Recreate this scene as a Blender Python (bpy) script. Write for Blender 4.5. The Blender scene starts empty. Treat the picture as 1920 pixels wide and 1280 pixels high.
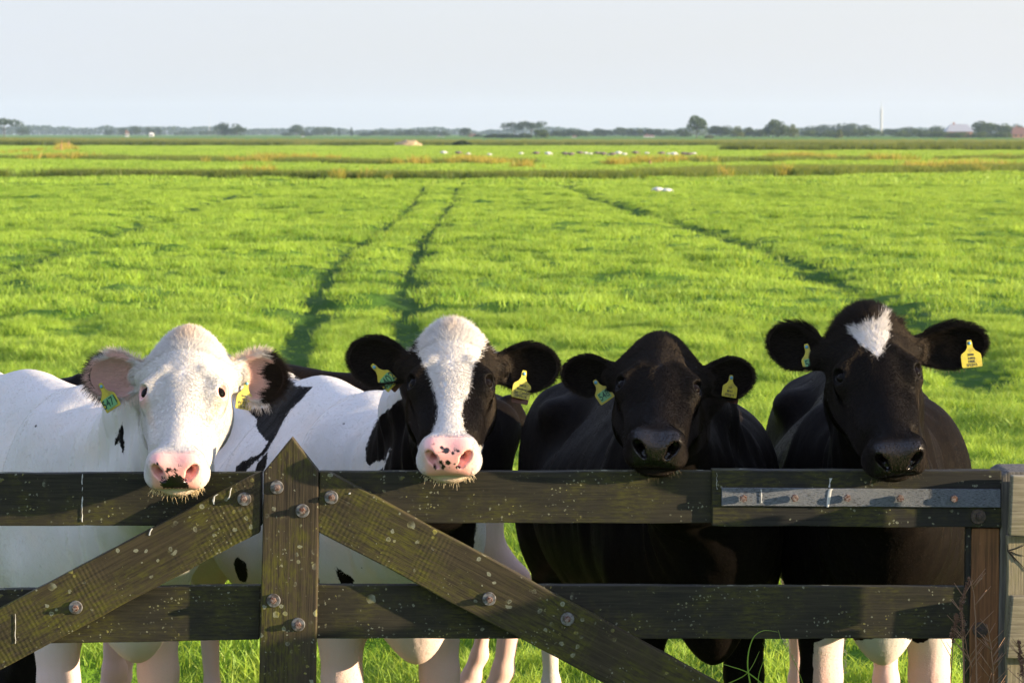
import bpy, bmesh, math, random, os
import numpy as np
from mathutils import Vector, Matrix, noise as mnoise
from mathutils.bvhtree import BVHTree

random.seed(7); np.random.seed(7)
SC = bpy.context.scene
DEV = ''

# ------------------------------------------------------------------ camera
CAM_Z, FPX, PITCH = 2.10, 5000.0, math.atan(390 / 5000)
cam_d = bpy.data.cameras.new('camera'); cam = bpy.data.objects.new('camera', cam_d)
SC.collection.objects.link(cam)
cam.location = (0, 0, CAM_Z); cam.rotation_euler = (math.pi / 2 - PITCH, 0, 0)
cam_d.sensor_width = 36; cam_d.lens = 36 * FPX / 1920
cam_d.clip_start = 0.1; cam_d.clip_end = 9000
cam_d.dof.use_dof = True; cam_d.dof.focus_distance = 7.02; cam_d.dof.aperture_fstop = 13
SC.camera = cam

def ray(px, py):
    c, s = math.cos(PITCH), math.sin(PITCH)
    return np.array([px - 960.0, FPX * c - (py - 640) * s, -(py - 640) * c - FPX * s])
def at(px, py, d):                      # the point of the photo's pixel at depth d (world Y)
    r = ray(px, py); return np.array([0, 0, CAM_Z]) + r * (d / r[1])
def ground(px, py):
    r = ray(px, py); return np.array([0, 0, CAM_Z]) + r * (-CAM_Z / r[2])

# ------------------------------------------------------------------ light
SUN_AZ, SUN_EL = math.radians(12), math.radians(9)      # from +X towards the camera side
S = Vector((math.cos(SUN_AZ) * math.cos(SUN_EL), -math.sin(SUN_AZ) * math.cos(SUN_EL), math.sin(SUN_EL)))
sl = bpy.data.lights.new('sun', 'SUN'); sun = bpy.data.objects.new('sun', sl); SC.collection.objects.link(sun)
sl.energy = 5.0; sl.angle = math.radians(0.6); sl.color = (1.0, 0.80, 0.54)
sun.rotation_euler = S.to_track_quat('Z', 'Y').to_euler(); sun.location = (40, -20, 20)
VEIL_L, VEIL_R, VEIL_TOP = (2.62, 2.78, 3.16, 1), (2.92, 2.96, 3.16, 1), 1.0
w = bpy.data.worlds.new('World'); SC.world = w; w.use_nodes = True
nt = w.node_tree; nt.nodes.clear()
sky = nt.nodes.new('ShaderNodeTexSky'); sky.sky_type = 'NISHITA'; sky.sun_disc = False
sky.sun_elevation = SUN_EL; sky.sun_rotation = math.radians(90) + SUN_AZ
sky.altitude = 0; sky.air_density = 1.0; sky.dust_density = 1.2; sky.ozone_density = 1.6
hs = nt.nodes.new('ShaderNodeHueSaturation'); hs.inputs['Saturation'].default_value = 0.55
bg = nt.nodes.new('ShaderNodeBackground'); bg.inputs['Strength'].default_value = 0.10
ow = nt.nodes.new('ShaderNodeOutputWorld')
# a thin pale cloud veil over the clear sky, brighter overhead than at the horizon
tc = nt.nodes.new('ShaderNodeTexCoord'); sx = nt.nodes.new('ShaderNodeSeparateXYZ'); nt.links.new(tc.outputs['Generated'], sx.inputs[0])
mr = nt.nodes.new('ShaderNodeMapRange'); nt.links.new(sx.outputs[2], mr.inputs[0]); mr.inputs[1].default_value = 0.05; mr.inputs[2].default_value = 0.5; mr.inputs[3].default_value = 0.0; mr.inputs[4].default_value = VEIL_TOP
vx = nt.nodes.new('ShaderNodeMapRange'); nt.links.new(sx.outputs[0], vx.inputs[0]); vx.inputs[1].default_value = -0.2; vx.inputs[2].default_value = 0.2
vc = nt.nodes.new('ShaderNodeMix'); vc.data_type = 'RGBA'; nt.links.new(vx.outputs[0], vc.inputs[0]); vc.inputs[6].default_value = VEIL_L; vc.inputs[7].default_value = VEIL_R
vt = nt.nodes.new('ShaderNodeMix'); vt.data_type = 'RGBA'; nt.links.new(mr.outputs[0], vt.inputs[0]); vt.inputs[6].default_value = (1, 1, 1, 1); vt.inputs[7].default_value = (1.02, 1.20, 1.68, 1)
vm = nt.nodes.new('ShaderNodeVectorMath'); vm.operation = 'MULTIPLY'; nt.links.new(vc.outputs[2], vm.inputs[0]); nt.links.new(vt.outputs[2], vm.inputs[1])
mp = nt.nodes.new('ShaderNodeMapping'); mp.inputs['Scale'].default_value = (1.2, 1.2, 9); nt.links.new(tc.outputs['Generated'], mp.inputs[0])
cn = nt.nodes.new('ShaderNodeTexNoise'); cn.inputs['Scale'].default_value = 2.2; cn.inputs['Detail'].default_value = 4; nt.links.new(mp.outputs[0], cn.inputs['Vector'])
cr = nt.nodes.new('ShaderNodeMapRange'); nt.links.new(cn.outputs[0], cr.inputs[0]); cr.inputs[1].default_value = .3; cr.inputs[2].default_value = .7; cr.inputs[3].default_value = .74; cr.inputs[4].default_value = .86
mxs = nt.nodes.new('ShaderNodeMix'); mxs.data_type = 'RGBA'; nt.links.new(cr.outputs[0], mxs.inputs[0])
nt.links.new(sky.outputs[0], hs.inputs['Color']); nt.links.new(hs.outputs[0], mxs.inputs[6]); nt.links.new(vm.outputs[0], mxs.inputs[7]); nt.links.new(mxs.outputs[2], bg.inputs[0]); nt.links.new(bg.outputs[0], ow.inputs[0])
SC.view_settings.view_transform = 'Standard'; SC.view_settings.look = 'None'
SC.view_settings.exposure = 1.55; SC.view_settings.gamma = 1
SC.render.engine = 'CYCLES'
SC.cycles.use_denoising = True
SC.cycles.max_bounces = 6; SC.cycles.diffuse_bounces = 3; SC.cycles.transparent_max_bounces = 8
SC.cycles.volume_bounces = 1

# ------------------------------------------------------------------ helpers
def link(o, parent=None):
    SC.collection.objects.link(o)
    if parent is not None: o.parent = parent
    return o
def thing(name, label, cat, loc=(0, 0, 0), group=None, kind=None):
    o = bpy.data.objects.new(name, None); link(o); o.location = loc
    o['label'] = label; o['category'] = cat
    if group: o['group'] = group
    if kind: o['kind'] = kind
    o.empty_display_size = .1
    return o
def tag(o, label=None, cat=None, group=None, kind=None):
    if label: o['label'] = label
    if cat: o['category'] = cat
    if group: o['group'] = group
    if kind: o['kind'] = kind
    return o
def rootloc(p):
    v = Vector((0, 0, 0))
    while p is not None: v += p.location; p = p.parent
    return v
def mesh_np(name, V, F, mat, parent=None, smooth=True, attrs=None):
    """V (n,3) world coordinates, F (m,3|4) int array; stored relative to its parent chain."""
    V = np.asarray(V, np.float32); F = np.asarray(F, np.int32)
    off = np.array(rootloc(parent), np.float32)
    me = bpy.data.meshes.new(name)
    me.vertices.add(len(V)); me.vertices.foreach_set('co', (V - off).ravel())
    k = F.shape[1]
    me.loops.add(F.size); me.loops.foreach_set('vertex_index', F.ravel())
    me.polygons.add(len(F)); me.polygons.foreach_set('loop_start', np.arange(0, F.size, k, dtype=np.int32))
    me.update(calc_edges=True); me.validate()
    if smooth: me.polygons.foreach_set('use_smooth', np.ones(len(me.polygons), bool))
    for an, (typ, arr) in (attrs or {}).items():
        a = me.attributes.new(an, typ, 'POINT')
        a.data.foreach_set('value' if typ == 'FLOAT' else ('vector' if typ == 'FLOAT_VECTOR' else 'color'), np.asarray(arr, np.float32).ravel())
    if mat: me.materials.append(mat)
    o = bpy.data.objects.new(name, me); return link(o, parent)
def bm_obj(name, bm, mat, parent=None, smooth=False):
    off = rootloc(parent)
    bmesh.ops.translate(bm, verts=bm.verts, vec=-off)
    me = bpy.data.meshes.new(name); bm.to_mesh(me); bm.free()
    if smooth:
        me.polygons.foreach_set('use_smooth', [True] * len(me.polygons))
    if mat: me.materials.append(mat)
    return link(bpy.data.objects.new(name, me), parent)
def tube_into(bm, pts, rads, n=6):
    rings = []
    for i, p in enumerate(pts):
        p = Vector(p)
        t = (Vector(pts[min(i + 1, len(pts) - 1)]) - Vector(pts[max(i - 1, 0)])).normalized()
        a = t.cross(Vector((0, 0, 1)));
        if a.length < .1: a = t.cross(Vector((1, 0, 0)))
        a.normalize(); b = t.cross(a)
        rings.append([bm.verts.new(p + rads[i] * (math.cos(k * 2 * math.pi / n) * a + math.sin(k * 2 * math.pi / n) * b)) for k in range(n)])
    for r0, r1 in zip(rings, rings[1:]):
        for k in range(n): bm.faces.new((r0[k], r0[(k + 1) % n], r1[(k + 1) % n], r1[k]))
    bm.faces.new(rings[0][::-1]); bm.faces.new(rings[-1])

# node helper
class N:
    def __init__(s, name):
        s.m = bpy.data.materials.new(name); s.m.use_nodes = True; s.t = s.m.node_tree; s.t.nodes.clear()
        s.out = s.t.nodes.new('ShaderNodeOutputMaterial')
    def n(s, typ, ins=None, **kw):
        nd = s.t.nodes.new('ShaderNode' + typ)
        for k, v in kw.items(): setattr(nd, k, v)
        for k, v in (ins or {}).items(): s.set(nd.inputs[k], v)
        return nd
    def set(s, sock, v):
        if hasattr(v, 'is_output') or isinstance(v, bpy.types.NodeSocket): s.t.links.new(v, sock)
        elif isinstance(v, bpy.types.Node): s.t.links.new(v.outputs[0], sock)
        else:
            if isinstance(v, (tuple, list)) and len(v) == 3 and sock.type == 'RGBA': v = (*v, 1)
            sock.default_value = v
    def math(s, op, a, b=0.0, c=None, clamp=False):
        nd = s.n('Math', {0: a, 1: b}, operation=op, use_clamp=clamp)
        if c is not None: s.set(nd.inputs[2], c)
        return nd.outputs[0]
    def ramp(s, v, lo, hi, a=0.0, b=1.0):
        return s.n('MapRange', {'Value': v, 'From Min': lo, 'From Max': hi, 'To Min': a, 'To Max': b}, interpolation_type='SMOOTHSTEP').outputs[0]
    def mix(s, f, a, b, mode='MIX'):
        nd = s.n('Mix', data_type='RGBA', blend_type=mode); s.set(nd.inputs[0], f); s.set(nd.inputs[6], a); s.set(nd.inputs[7], b)
        return nd.outputs[2]
    def noise(s, vec, scale, detail=3, rough=.5, out=0):
        return s.n('TexNoise', {'Vector': vec, 'Scale': scale, 'Detail': detail, 'Roughness': rough}).outputs[out]
    def obj(s): return s.n('TexCoord').outputs['Object']
    def pos(s): return s.n('NewGeometry').outputs['Position']
    def scale(s, v, sc, rot=(0, 0, 0)): return s.n('Mapping', {'Vector': v, 'Scale': sc, 'Rotation': rot}).outputs[0]
    def attr(s, name, o='Fac'): return s.n('Attribute', attribute_name=name).outputs[o]
    def bump(s, h, dist, strength=1.0, normal=None):
        nd = s.n('Bump', {'Height': h, 'Distance': dist, 'Strength': strength})
        if normal is not None: s.set(nd.inputs['Normal'], normal)
        return nd.outputs[0]
    def bsdf(s, **k):
        nd = s.n('BsdfPrincipled')
        for kk, v in k.items(): s.set(nd.inputs[kk.replace('_', ' ')], v)
        s.t.links.new(nd.outputs[0], s.out.inputs[0]); return nd
def plain(name, col, rough=.6, **k):
    m = N(name); m.bsdf(Base_Color=col, Roughness=rough, **k); return m.m
# ------------------------------------------------------------------ cow coat materials
def coat_mats(name, white=(.57, .55, .52), cream=(.70, .56, .42), black=(.0046, .0038, .0036), dirt=.13):
    m = N(name)
    b = m.attr('blk'); pk = m.attr('pink'); wt = m.attr('wet'); hc = m.attr('flow', 'Vector')
    fl = m.scale(hc, (1, 1, 1))
    nz = m.noise(hc, 38, 4, .65)
    bn = m.math('ADD', b, m.math('MULTIPLY', m.math('SUBTRACT', nz, .5), .018))
    f = m.ramp(bn, -.0018, .0018)
    streak = m.noise(m.scale(hc, (90, 14, 30)), 1.6, 4, .6)
    big = m.noise(m.obj(), 3.2, 4, .6)
    wcol = m.mix(m.math('MULTIPLY', m.ramp(big, .45, .72), dirt * 3, clamp=True), white, cream)
    wcol = m.mix(m.math('MULTIPLY', m.attr('tan'), .8), wcol, cream)
    wcol = m.mix(m.ramp(streak, .35, .75, 0, .16), wcol, (.52, .45, .38))
    wcol = m.mix(pk, wcol, (.80, .40, .36))
    bcol = m.mix(m.ramp(streak, .3, .8), black, (.0085, .0064, .0050))
    bcol = m.mix(m.math('MULTIPLY', pk, .5), bcol, (.018, .014, .014))
    spk = m.ramp(m.n('TexVoronoi', {'Vector': m.obj(), 'Scale': 9.0}).outputs['Distance'], .030, .045, 1, 0)
    spk = m.math('MULTIPLY', m.math('MULTIPLY', spk, m.ramp(m.noise(m.obj(), 2.3, 1), .44, .50)), m.attr('bod'))
    wcol = m.mix(m.math('MULTIPLY', spk, .9), wcol, (.05, .04, .04))
    col = m.mix(f, wcol, bcol)
    h = m.noise(m.scale(hc, (150, 22, 60)), 2.2, 3, .6)
    dotn = m.n('TexVoronoi', {'Vector': hc, 'Scale': 260.0}).outputs['Distance']
    folds = m.noise(m.scale(m.obj(), (3.2, 3.2, .8)), 3.0, 3, .55)
    hh = m.math('ADD', m.math('MULTIPLY', h, m.math('SUBTRACT', 1.0, wt)), m.math('MULTIPLY', m.math('MULTIPLY', dotn, wt), .35))
    nrm = m.bump(hh, .0022, .6)
    nrm = m.bump(m.math('MULTIPLY', folds, m.attr('bod')), .012, .7, nrm)
    rough = m.math('SUBTRACT', m.math('SUBTRACT', .62, m.math('MULTIPLY', f, .12)), m.math('MULTIPLY', wt, .30))
    m.bsdf(Base_Color=col, Roughness=rough, Normal=nrm, Subsurface_Weight=m.math('MULTIPLY', m.math('SUBTRACT', 1.0, f), .12),
           Subsurface_Radius=(.012, .005, .003), Subsurface_Scale=1.0, Specular_IOR_Level=m.math('ADD', m.math('SUBTRACT', .20, m.math('MULTIPLY', m.attr('bod'), .15)), m.math('MULTIPLY', wt, .4)), IOR=m.math('ADD', 1.22, m.math('MULTIPLY', wt, .25)))
    return m.m
def hair_mat():
    m = N('coat_hair_strands')
    d = m.n('BsdfDiffuse', {'Color': m.attr('hcol', 'Color')}); g = m.n('BsdfGlossy', {'Color': (.9, .75, .6), 'Roughness': .38})
    x = m.n('MixShader', {0: .024, 1: d.outputs[0], 2: g.outputs[0]}); m.t.links.new(x.outputs[0], m.out.inputs[0])
    return m.m
HAIRM = hair_mat()
m_ = N('cow_eyeball')
m_.bsdf(Base_Color=(.005, .0035, .003), Roughness=.05, Specular_IOR_Level=.22, IOR=1.25); EYE = m_.m
SCLERA = plain('eye_white_rim', (.55, .45, .42), .2)
LIDP = plain('pink_eyelid', (.62, .30, .27), .4)
LIDK = plain('black_eyelid', (.006, .005, .005), .45, Specular_IOR_Level=.15)

# ------------------------------------------------------------------ signed distance modelling
def ell(p, c, r):
    q = p - np.array(c, np.float32); r = np.array(r, np.float32)
    k0 = np.sqrt(((q / r) ** 2).sum(1)) + 1e-6; k1 = np.sqrt(((q / (r * r)) ** 2).sum(1)) + 1e-6
    return k0 * (k0 - 1) / k1
def cap(p, a, b, ra, rb):
    a = np.array(a, np.float32); b = np.array(b, np.float32); ab = b - a
    t = np.clip(((p - a) @ ab) / (ab @ ab), 0, 1)
    return np.linalg.norm(p - a - t[:, None] * ab, axis=1) - (ra + (rb - ra) * t)
def smin(a, b, k):
    h = np.maximum(k - np.abs(a - b), 0) / k
    return np.minimum(a, b) - h * h * k * .25
def smax(a, b, k): return -smin(-a, -b, k)

def head_prims(q):
    """head frame: r across, s from poll (0) to nose (.5), u out of the forehead."""
    P = []
    E = lambda c, r, k=.03: P.append(('e', c, r, k))
    C = lambda a, b, ra, rb, k=.03: P.append(('c', a, b, ra, rb, k))
    E((0, .088, -.090), (.090, .095, .080), .035)          # cranium
    E((0, .018, -.066), (.042, .046, .056), .045)         # poll
    E((0, .160, -.080), (.088, .100, .072), .035)          # forehead
    C((0, .20, -.070), (0, .42, -.056), .058, .044, .04)  # nose bridge
    C((0, .16, -.125), (0, .40, -.110), .080, .046, .05)  # throat between the jaws
    for s in (-1, 1):
        E((s * .081, .205, -.060), (.037, .044, .036), .028)      # orbit
        C((s * .055, .150, -.022), (s * .096, .186, -.040), .012, .013, .03)   # brow
        C((s * .079, .235, -.080), (s * .055, .36, -.080), .016, .018, .035)    # cheek crest
        E((s * .048, .285, -.112), (.036, .110, .054), .030)        # cheek
        E((s * .068, .165, -.160), (.034, .092, .078), .05)       # jaw muscle
        C((s * .066, .14, -.205), (s * .046, .37, -.140), .040, .026, .05)     # jaw bone
        C((s * .085, .085, -.10), (s * .125, .075, -.112), .042, .030, .035)  # ear root
        E((s * .043, .464, -.040), (.033, .036, .030), .018)      # nostril flare
        E((s * .046, .460, -.086), (.040, .047, .038), .026)      # upper lip side
    E((0, .452, -.058), (.058, .052, .048), .03)          # muzzle
    E((0, .482, -.070), (.052, .028, .038), .02)          # nose pad
    E((0, .450, -.129), (.060, .046, .024), .009)         # chin
    return P

class Cow:
    def __init__(s, **k): s.__dict__.update(k)
def rot_frame(yaw, pitch, roll):
    """R, F, U axes in the world for a face that looks at the camera side"""
    c, sn = math.cos(pitch), math.sin(pitch)
    R = Vector((1, 0, 0)); F = Vector((0, -c, -sn)); U = Vector((0, -sn, c))
    q = Matrix.Rotation(yaw, 3, 'Z') @ Matrix.Rotation(roll, 3, 'Y')
    return np.array([q @ R, q @ F, q @ U], np.float32)

def make_sdf(cw):
    HS = cw.hs
    Hf = rot_frame(cw.yaw, cw.pitch, cw.roll)
    mouth = at(*cw.mouth); O = mouth - (np.array([0, .495, -.098]) * HS) @ Hf
    cw.Hf, cw.O = Hf, O.astype(np.float32)
    a = cw.a; fw = np.array([math.sin(a), -math.cos(a), 0]); lf = np.array([math.cos(a), math.sin(a), 0])   # lf = image right when a=0
    leg = np.array(cw.leg); bs = cw.bs
    B0 = np.array([leg[0], leg[1], 0]) - fw * .62 * bs
    Bf = np.array([fw, lf, [0, 0, 1]], np.float32)
    cw.Bf, cw.B0 = Bf, B0.astype(np.float32)
    h2w = lambda p: cw.O + (np.array(p) * HS) @ Hf
    w2b = lambda p: ((np.array(p) - cw.B0) @ Bf.T) / bs
    cw.h2w = h2w
    b2w = lambda p: cw.B0 + (np.array(p) * bs) @ Bf
    cw.b2w = b2w
    P = []
    for pr in head_prims(cw): P.append(('h',) + pr)
    E = lambda c, r, k=.08: P.append(('b', 'e', c, r, k))
    C = lambda a_, b_, ra, rb, k=.08: P.append(('b', 'c', a_, b_, ra, rb, k))
    # trunk
    E((.18, 0, .93), (.66, .30, .37)); E((-.22, 0, .88), (.56, .335, .36)); E((-.62, 0, 1.05), (.36, .25, .26))
    C((.55, 0, 1.20), (-.05, 0, 1.245), .13, .10, .12); C((-.05, 0, 1.245), (-.72, 0, 1.265), .085, .075, .12)
    for s in (-1, 1):
        E((-.50, s * .225, 1.20), (.07, .05, .05), .10)
        E((-.90, s * .10, 1.13), (.09, .06, .09), .10)
        E((.55, s * .16, .98), (.20, .125, .31), .10)
        E((-.74, s * .17, .92), (.22, .12, .33), .10)
        fy = s * .165 + cw.fl[(s + 1) // 2][0]; fx = .62 + cw.fl[(s + 1) // 2][1]
        C((.60, s * .165, .82), (fx, fy, .47), .105, .057, .09); C((fx, fy, .47), (fx, fy, .40), .057, .050, .04)
        C((fx, fy, .40), (fx, fy, .16), .040, .033, .04)
        C((fx, fy, .16), (fx + .015, fy, .09), .040, .038, .03); C((fx + .02, fy, .07), (fx + .04, fy, .03), .045, .055, .02)
        hx = cw.hl[(s + 1) // 2][1] - .86; hy = s * .16 + cw.hl[(s + 1) // 2][0]
        C((-.72, s * .17, .78), (hx - .02, hy, .53), .12, .052, .09); C((hx - .02, hy, .53), (hx + .03, hy, .16), .045, .034, .05)
        C((hx + .03, hy, .16), (hx + .06, hy, .09), .040, .040, .03); C((hx + .06, hy, .07), (hx + .09, hy, .03), .045, .055, .02)
    E((.78, 0, .86), (.20, .16, .24), .12); E((.83, 0, .67), (.10, .075, .115), .08)      # breast and brisket
    C((-.96, 0, 1.21), (-1.06, 0, 1.05), .035, .028, .05); C((-1.06, 0, 1.05), (-1.05, 0, .55), .026, .022, .03)
    E((-.50, 0, .58), (.17, .12, .13), .08)
    # neck: an upper and a lower chain from the trunk to the head
    up0 = b2w((.52, 0, 1.18)); up1 = b2w((.78, 0, 1.15)); hu = h2w((0, .045, -.115)); hl_ = h2w((0, .17, -.175))
    lo0 = b2w((.72, 0, .93)); lo1 = b2w((.88, 0, .98))
    Wc = lambda a_, b_, ra, rb, k: P.append(('w', 'c', a_, b_, ra, rb, k))
    mid_u = (up1 + hu) / 2 + np.array([0, 0, .02]); mid_l = (lo1 + hl_) / 2 - np.array([0, 0, .02])
    nk = cw.nk
    Wc(up0, up1, .17, .135, .10); Wc(up1, mid_u, .135, .105 * nk, .10); Wc(mid_u, hu, .105 * nk, .082, .08)
    Wc(lo0, lo1, .20, .165, .10); Wc(lo1, mid_l, .165, .110 * nk, .10); Wc(mid_l, hl_, .110 * nk, .082, .08)
    cw.P = P
    # ears: (side, base r,s,u ; tip offset in world ; opening direction world ; length, width)
    ears = []
    for (s, tip, openv, L, Wd) in cw.ears:
        base = h2w((s * .112, .080, -.108))
        av = Vector(tip).normalized(); nv = Vector(openv); nv = (nv - nv.dot(av) * av).normalized(); bv = av.cross(nv)
        ears.append((base.astype(np.float32), np.array([av, bv, nv], np.float32), L, Wd))
    cw.earf = ears
    def bound(pr):
        fr, kind = pr[0], pr[1]
        if kind == 'e': c, r = np.array(pr[2]), max(pr[3])
        else:
            c = (np.array(pr[2]) + np.array(pr[3])) / 2; r = np.linalg.norm(np.array(pr[2]) - np.array(pr[3])) / 2 + max(pr[4], pr[5])
        if fr == 'h': return h2w(c), r * HS
        if fr == 'b': return b2w(c), r * bs
        return c, r
    BD = [bound(pr) for pr in P]; HC = h2w((0, .2, -.1))
    def f(p):
        if len(p) < 4000: return f0(p)
        key = np.floor(p / .16).astype(np.int64); key = key[:, 0] * 1000003 + key[:, 1] * 1009 + key[:, 2]
        o = np.argsort(key, kind='stable'); ks = key[o]; cuts = np.nonzero(np.diff(ks))[0] + 1
        out = np.empty(len(p), np.float32)
        for g in np.split(o, cuts): out[g] = f0(p[g])
        return out
    def f0(p):
        if len(p) == 0: return np.zeros(0, np.float32)
        lo_, hi_ = p.min(0), p.max(0)
        near = lambda c, r: np.linalg.norm(np.maximum(0, np.maximum(lo_ - c, c - hi_))) < r
        use = [near(c, r + .22) for c, r in BD]
        if not any(use): use = [True] * len(BD)
        nearhead = near(HC, .48)
        pw = p.astype(np.float32)
        ph = ((pw - cw.O) @ Hf.T) / HS; pb = ((pw - cw.B0) @ Bf.T) / bs
        d = None
        for pr, us in zip(P, use):
            if not us: continue
            q, sc = (ph, HS) if pr[0] == 'h' else ((pb, bs) if pr[0] == 'b' else (pw, 1.0))
            v = (ell(q, pr[2], pr[3]) if pr[1] == 'e' else cap(q, *pr[2:6])) * sc
            d = v if d is None else smin(d, v, pr[-1] * sc)
        for (bp, fr, L, Wd) in (ears if nearhead else ()):
            e = (pw - bp) @ fr.T
            x = e[:, 0] + .02
            g = .60 + .55 * np.clip(x / (L * .60), 0, 1) ** 1.0
            e2 = np.stack([x, e[:, 1] / g, e[:, 2]], 1)
            c = (L * .5, 0, 0)
            outer = ell(e2, c, (L * .53, Wd * .46, .030))
            inner = ell(e2, (L * .52, 0, .010), (L * .50, Wd * .415, .030))
            sh = smax(outer, -inner, .008); sh = smax(sh, e[:, 2] - .010, .006)
            d = smin(d, sh, .022)
        # nostrils, eye sockets, mouth line
        for s in ((-1, 1) if nearhead else ()):
            n1 = cap(ph, (s * .030, .504, -.060), (s * .049, .490, -.034), .0085, .0120) * HS
            n2 = cap(ph, (s * .041, .496, -.042), (s * .034, .462, -.058), .0125, .006) * HS
            d = smax(d, -smin(n1, n2, .008), .006)
            d = smax(d, -ell(ph, (s * .110, .207, -.038), (.019, .020, .019)) * HS, .006)
        return d
    cw.f = f
    return f

def axis_samples(lo, hi, flo, fhi, fine, coarse):
    a = [];
    if lo < flo: a += list(np.linspace(lo, flo, max(2, int((flo - lo) / coarse)), endpoint=False))
    a += list(np.linspace(flo, fhi, int((fhi - flo) / fine), endpoint=False))
    a += list(np.linspace(fhi, hi, max(2, int((hi - fhi) / coarse)) if hi > fhi else 1))
    return np.array(a, np.float32)

def surface(cw, fine=.0042, coarse=.015):
    f = cw.f
    ext = np.array([cw.b2w((x, y, 0)) for x in (-1.15, 1.0) for y in (-.42, .42)])
    hc = cw.h2w((0, .22, -.08)); rr = np.array([.37, .30, .29]) * cw.hs
    lo = np.minimum(ext.min(0), hc - rr) - .03; hi = np.maximum(ext.max(0), hc + rr) + .03
    lo[2] = -.03; hi[2] = max(hi[2], 1.50)
    ax = [axis_samples(lo[i], hi[i], hc[i] - rr[i], hc[i] + rr[i], fine, coarse) for i in range(3)]
    n = [len(a) for a in ax]; G = np.ones(n, np.float32)
    Bk = 8
    bi = [np.arange(0, m, Bk) for m in n]
    cen = [np.array([(a[i] + a[min(i + Bk, len(a) - 1)]) / 2 for i in b]) for a, b in zip(ax, bi)]
    rad = [np.array([(a[min(i + Bk, len(a) - 1)] - a[i]) / 2 for i in b]) for a, b in zip(ax, bi)]
    CX = np.stack(np.meshgrid(*cen, indexing='ij'), -1).reshape(-1, 3)
    RX = np.linalg.norm(np.stack(np.meshgrid(*rad, indexing='ij'), -1).reshape(-1, 3), axis=1)
    D = np.concatenate([f(c) for c in np.array_split(CX, max(1, len(CX) // 40000))])
    ids = np.stack(np.meshgrid(*[np.arange(len(b)) for b in bi], indexing='ij'), -1).reshape(-1, 3)
    act = np.abs(D) < RX * 1.35 + .012
    for k in np.nonzero((~act) & (D < 0))[0]:
        i, j, l = ids[k] * Bk; G[i:i + Bk, j:j + Bk, l:l + Bk] = -1
    A = np.nonzero(act)[0]
    for ch in np.array_split(A, max(1, len(A) // 100)):
        idx = []
        pts = []
        for k in ch:
            i, j, l = ids[k] * Bk
            gi = np.arange(i, min(i + Bk, n[0])); gj = np.arange(j, min(j + Bk, n[1])); gl = np.arange(l, min(l + Bk, n[2]))
            m = np.stack(np.meshgrid(gi, gj, gl, indexing='ij'), -1).reshape(-1, 3); idx.append(m)
        m = np.concatenate(idx)
        p = np.stack([ax[0][m[:, 0]], ax[1][m[:, 1]], ax[2][m[:, 2]]], 1)
        G[m[:, 0], m[:, 1], m[:, 2]] = f(p)
    # surface nets
    sg = G < 0
    cnt = np.zeros([m - 1 for m in n], np.int8)
    for dx in (0, 1):
        for dy in (0, 1):
            for dz in (0, 1):
                cnt += sg[dx:n[0] - 1 + dx, dy:n[1] - 1 + dy, dz:n[2] - 1 + dz]
    cell = (cnt > 0) & (cnt < 8)
    ci = np.stack(np.nonzero(cell), 1)
    vid = np.full(cell.shape, -1, np.int32); vid[cell] = np.arange(len(ci))
    acc = np.zeros((len(ci), 3)); wn = np.zeros(len(ci))
    co = [(x, y, z) for x in (0, 1) for y in (0, 1) for z in (0, 1)]
    for c0 in co:
        for axn in range(3):
            if c0[axn]: continue
            c1 = list(c0); c1[axn] = 1
            i0 = ci + np.array(c0); i1 = ci + np.array(c1)
            g0 = G[i0[:, 0], i0[:, 1], i0[:, 2]]; g1 = G[i1[:, 0], i1[:, 1], i1[:, 2]]
            cr = (g0 < 0) != (g1 < 0)
            t = np.where(cr, g0 / np.where(cr, g0 - g1, 1), 0)
            p0 = np.stack([ax[q][i0[:, q]] for q in range(3)], 1); p1 = np.stack([ax[q][i1[:, q]] for q in range(3)], 1)
            acc += np.where(cr[:, None], p0 + (p1 - p0) * t[:, None], 0); wn += cr
    V = (acc / wn[:, None]).astype(np.float32)
    F = []
    for axn in range(3):
        o1, o2 = [(1, 2), (2, 0), (0, 1)][axn]
        sl0 = [slice(None)] * 3; sl1 = [slice(None)] * 3; sl0[axn] = slice(0, -1); sl1[axn] = slice(1, None)
        cr = sg[tuple(sl0)] != sg[tuple(sl1)]
        e = np.stack(np.nonzero(cr), 1)
        ok = (e[:, o1] > 0) & (e[:, o2] > 0) & (e[:, o1] < n[o1] - 1) & (e[:, o2] < n[o2] - 1); e = e[ok]
        ins = sg[e[:, 0], e[:, 1], e[:, 2]]
        def v(d1, d2):
            q = e.copy(); q[:, o1] -= d1; q[:, o2] -= d2; return vid[q[:, 0], q[:, 1], q[:, 2]]
        quad = np.stack([v(0, 0), v(1, 0), v(1, 1), v(0, 1)], 1)
        quad[~ins] = quad[~ins][:, ::-1]
        F.append(quad)
    F = np.concatenate(F); F = F[(F >= 0).all(1)]
    F = np.ascontiguousarray(F)
    def grad(p, h=.0015):
        g = np.stack([f(p + np.eye(3, dtype=np.float32)[i] * h) - f(p - np.eye(3, dtype=np.float32)[i] * h) for i in range(3)], 1)
        return g / (2 * h)
    for _ in range(2):
        d = f(V); g = grad(V); gn = (g ** 2).sum(1) + 1e-4
        st = -d[:, None] * g / gn[:, None]
        ln = np.linalg.norm(st, axis=1); st *= np.minimum(1, .006 / (ln + 1e-9))[:, None]
        V = V + st.astype(np.float32)
    Nn = grad(V); Nn /= np.linalg.norm(Nn, axis=1)[:, None] + 1e-9
    # check the winding
    a, b, c = V[F[:2000, 0]], V[F[:2000, 1]], V[F[:2000, 2]]
    if (np.cross(b - a, c - a) * Nn[F[:2000, 0]]).sum() < 0: F = F[:, ::-1].copy()
    return V, F, Nn

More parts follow.
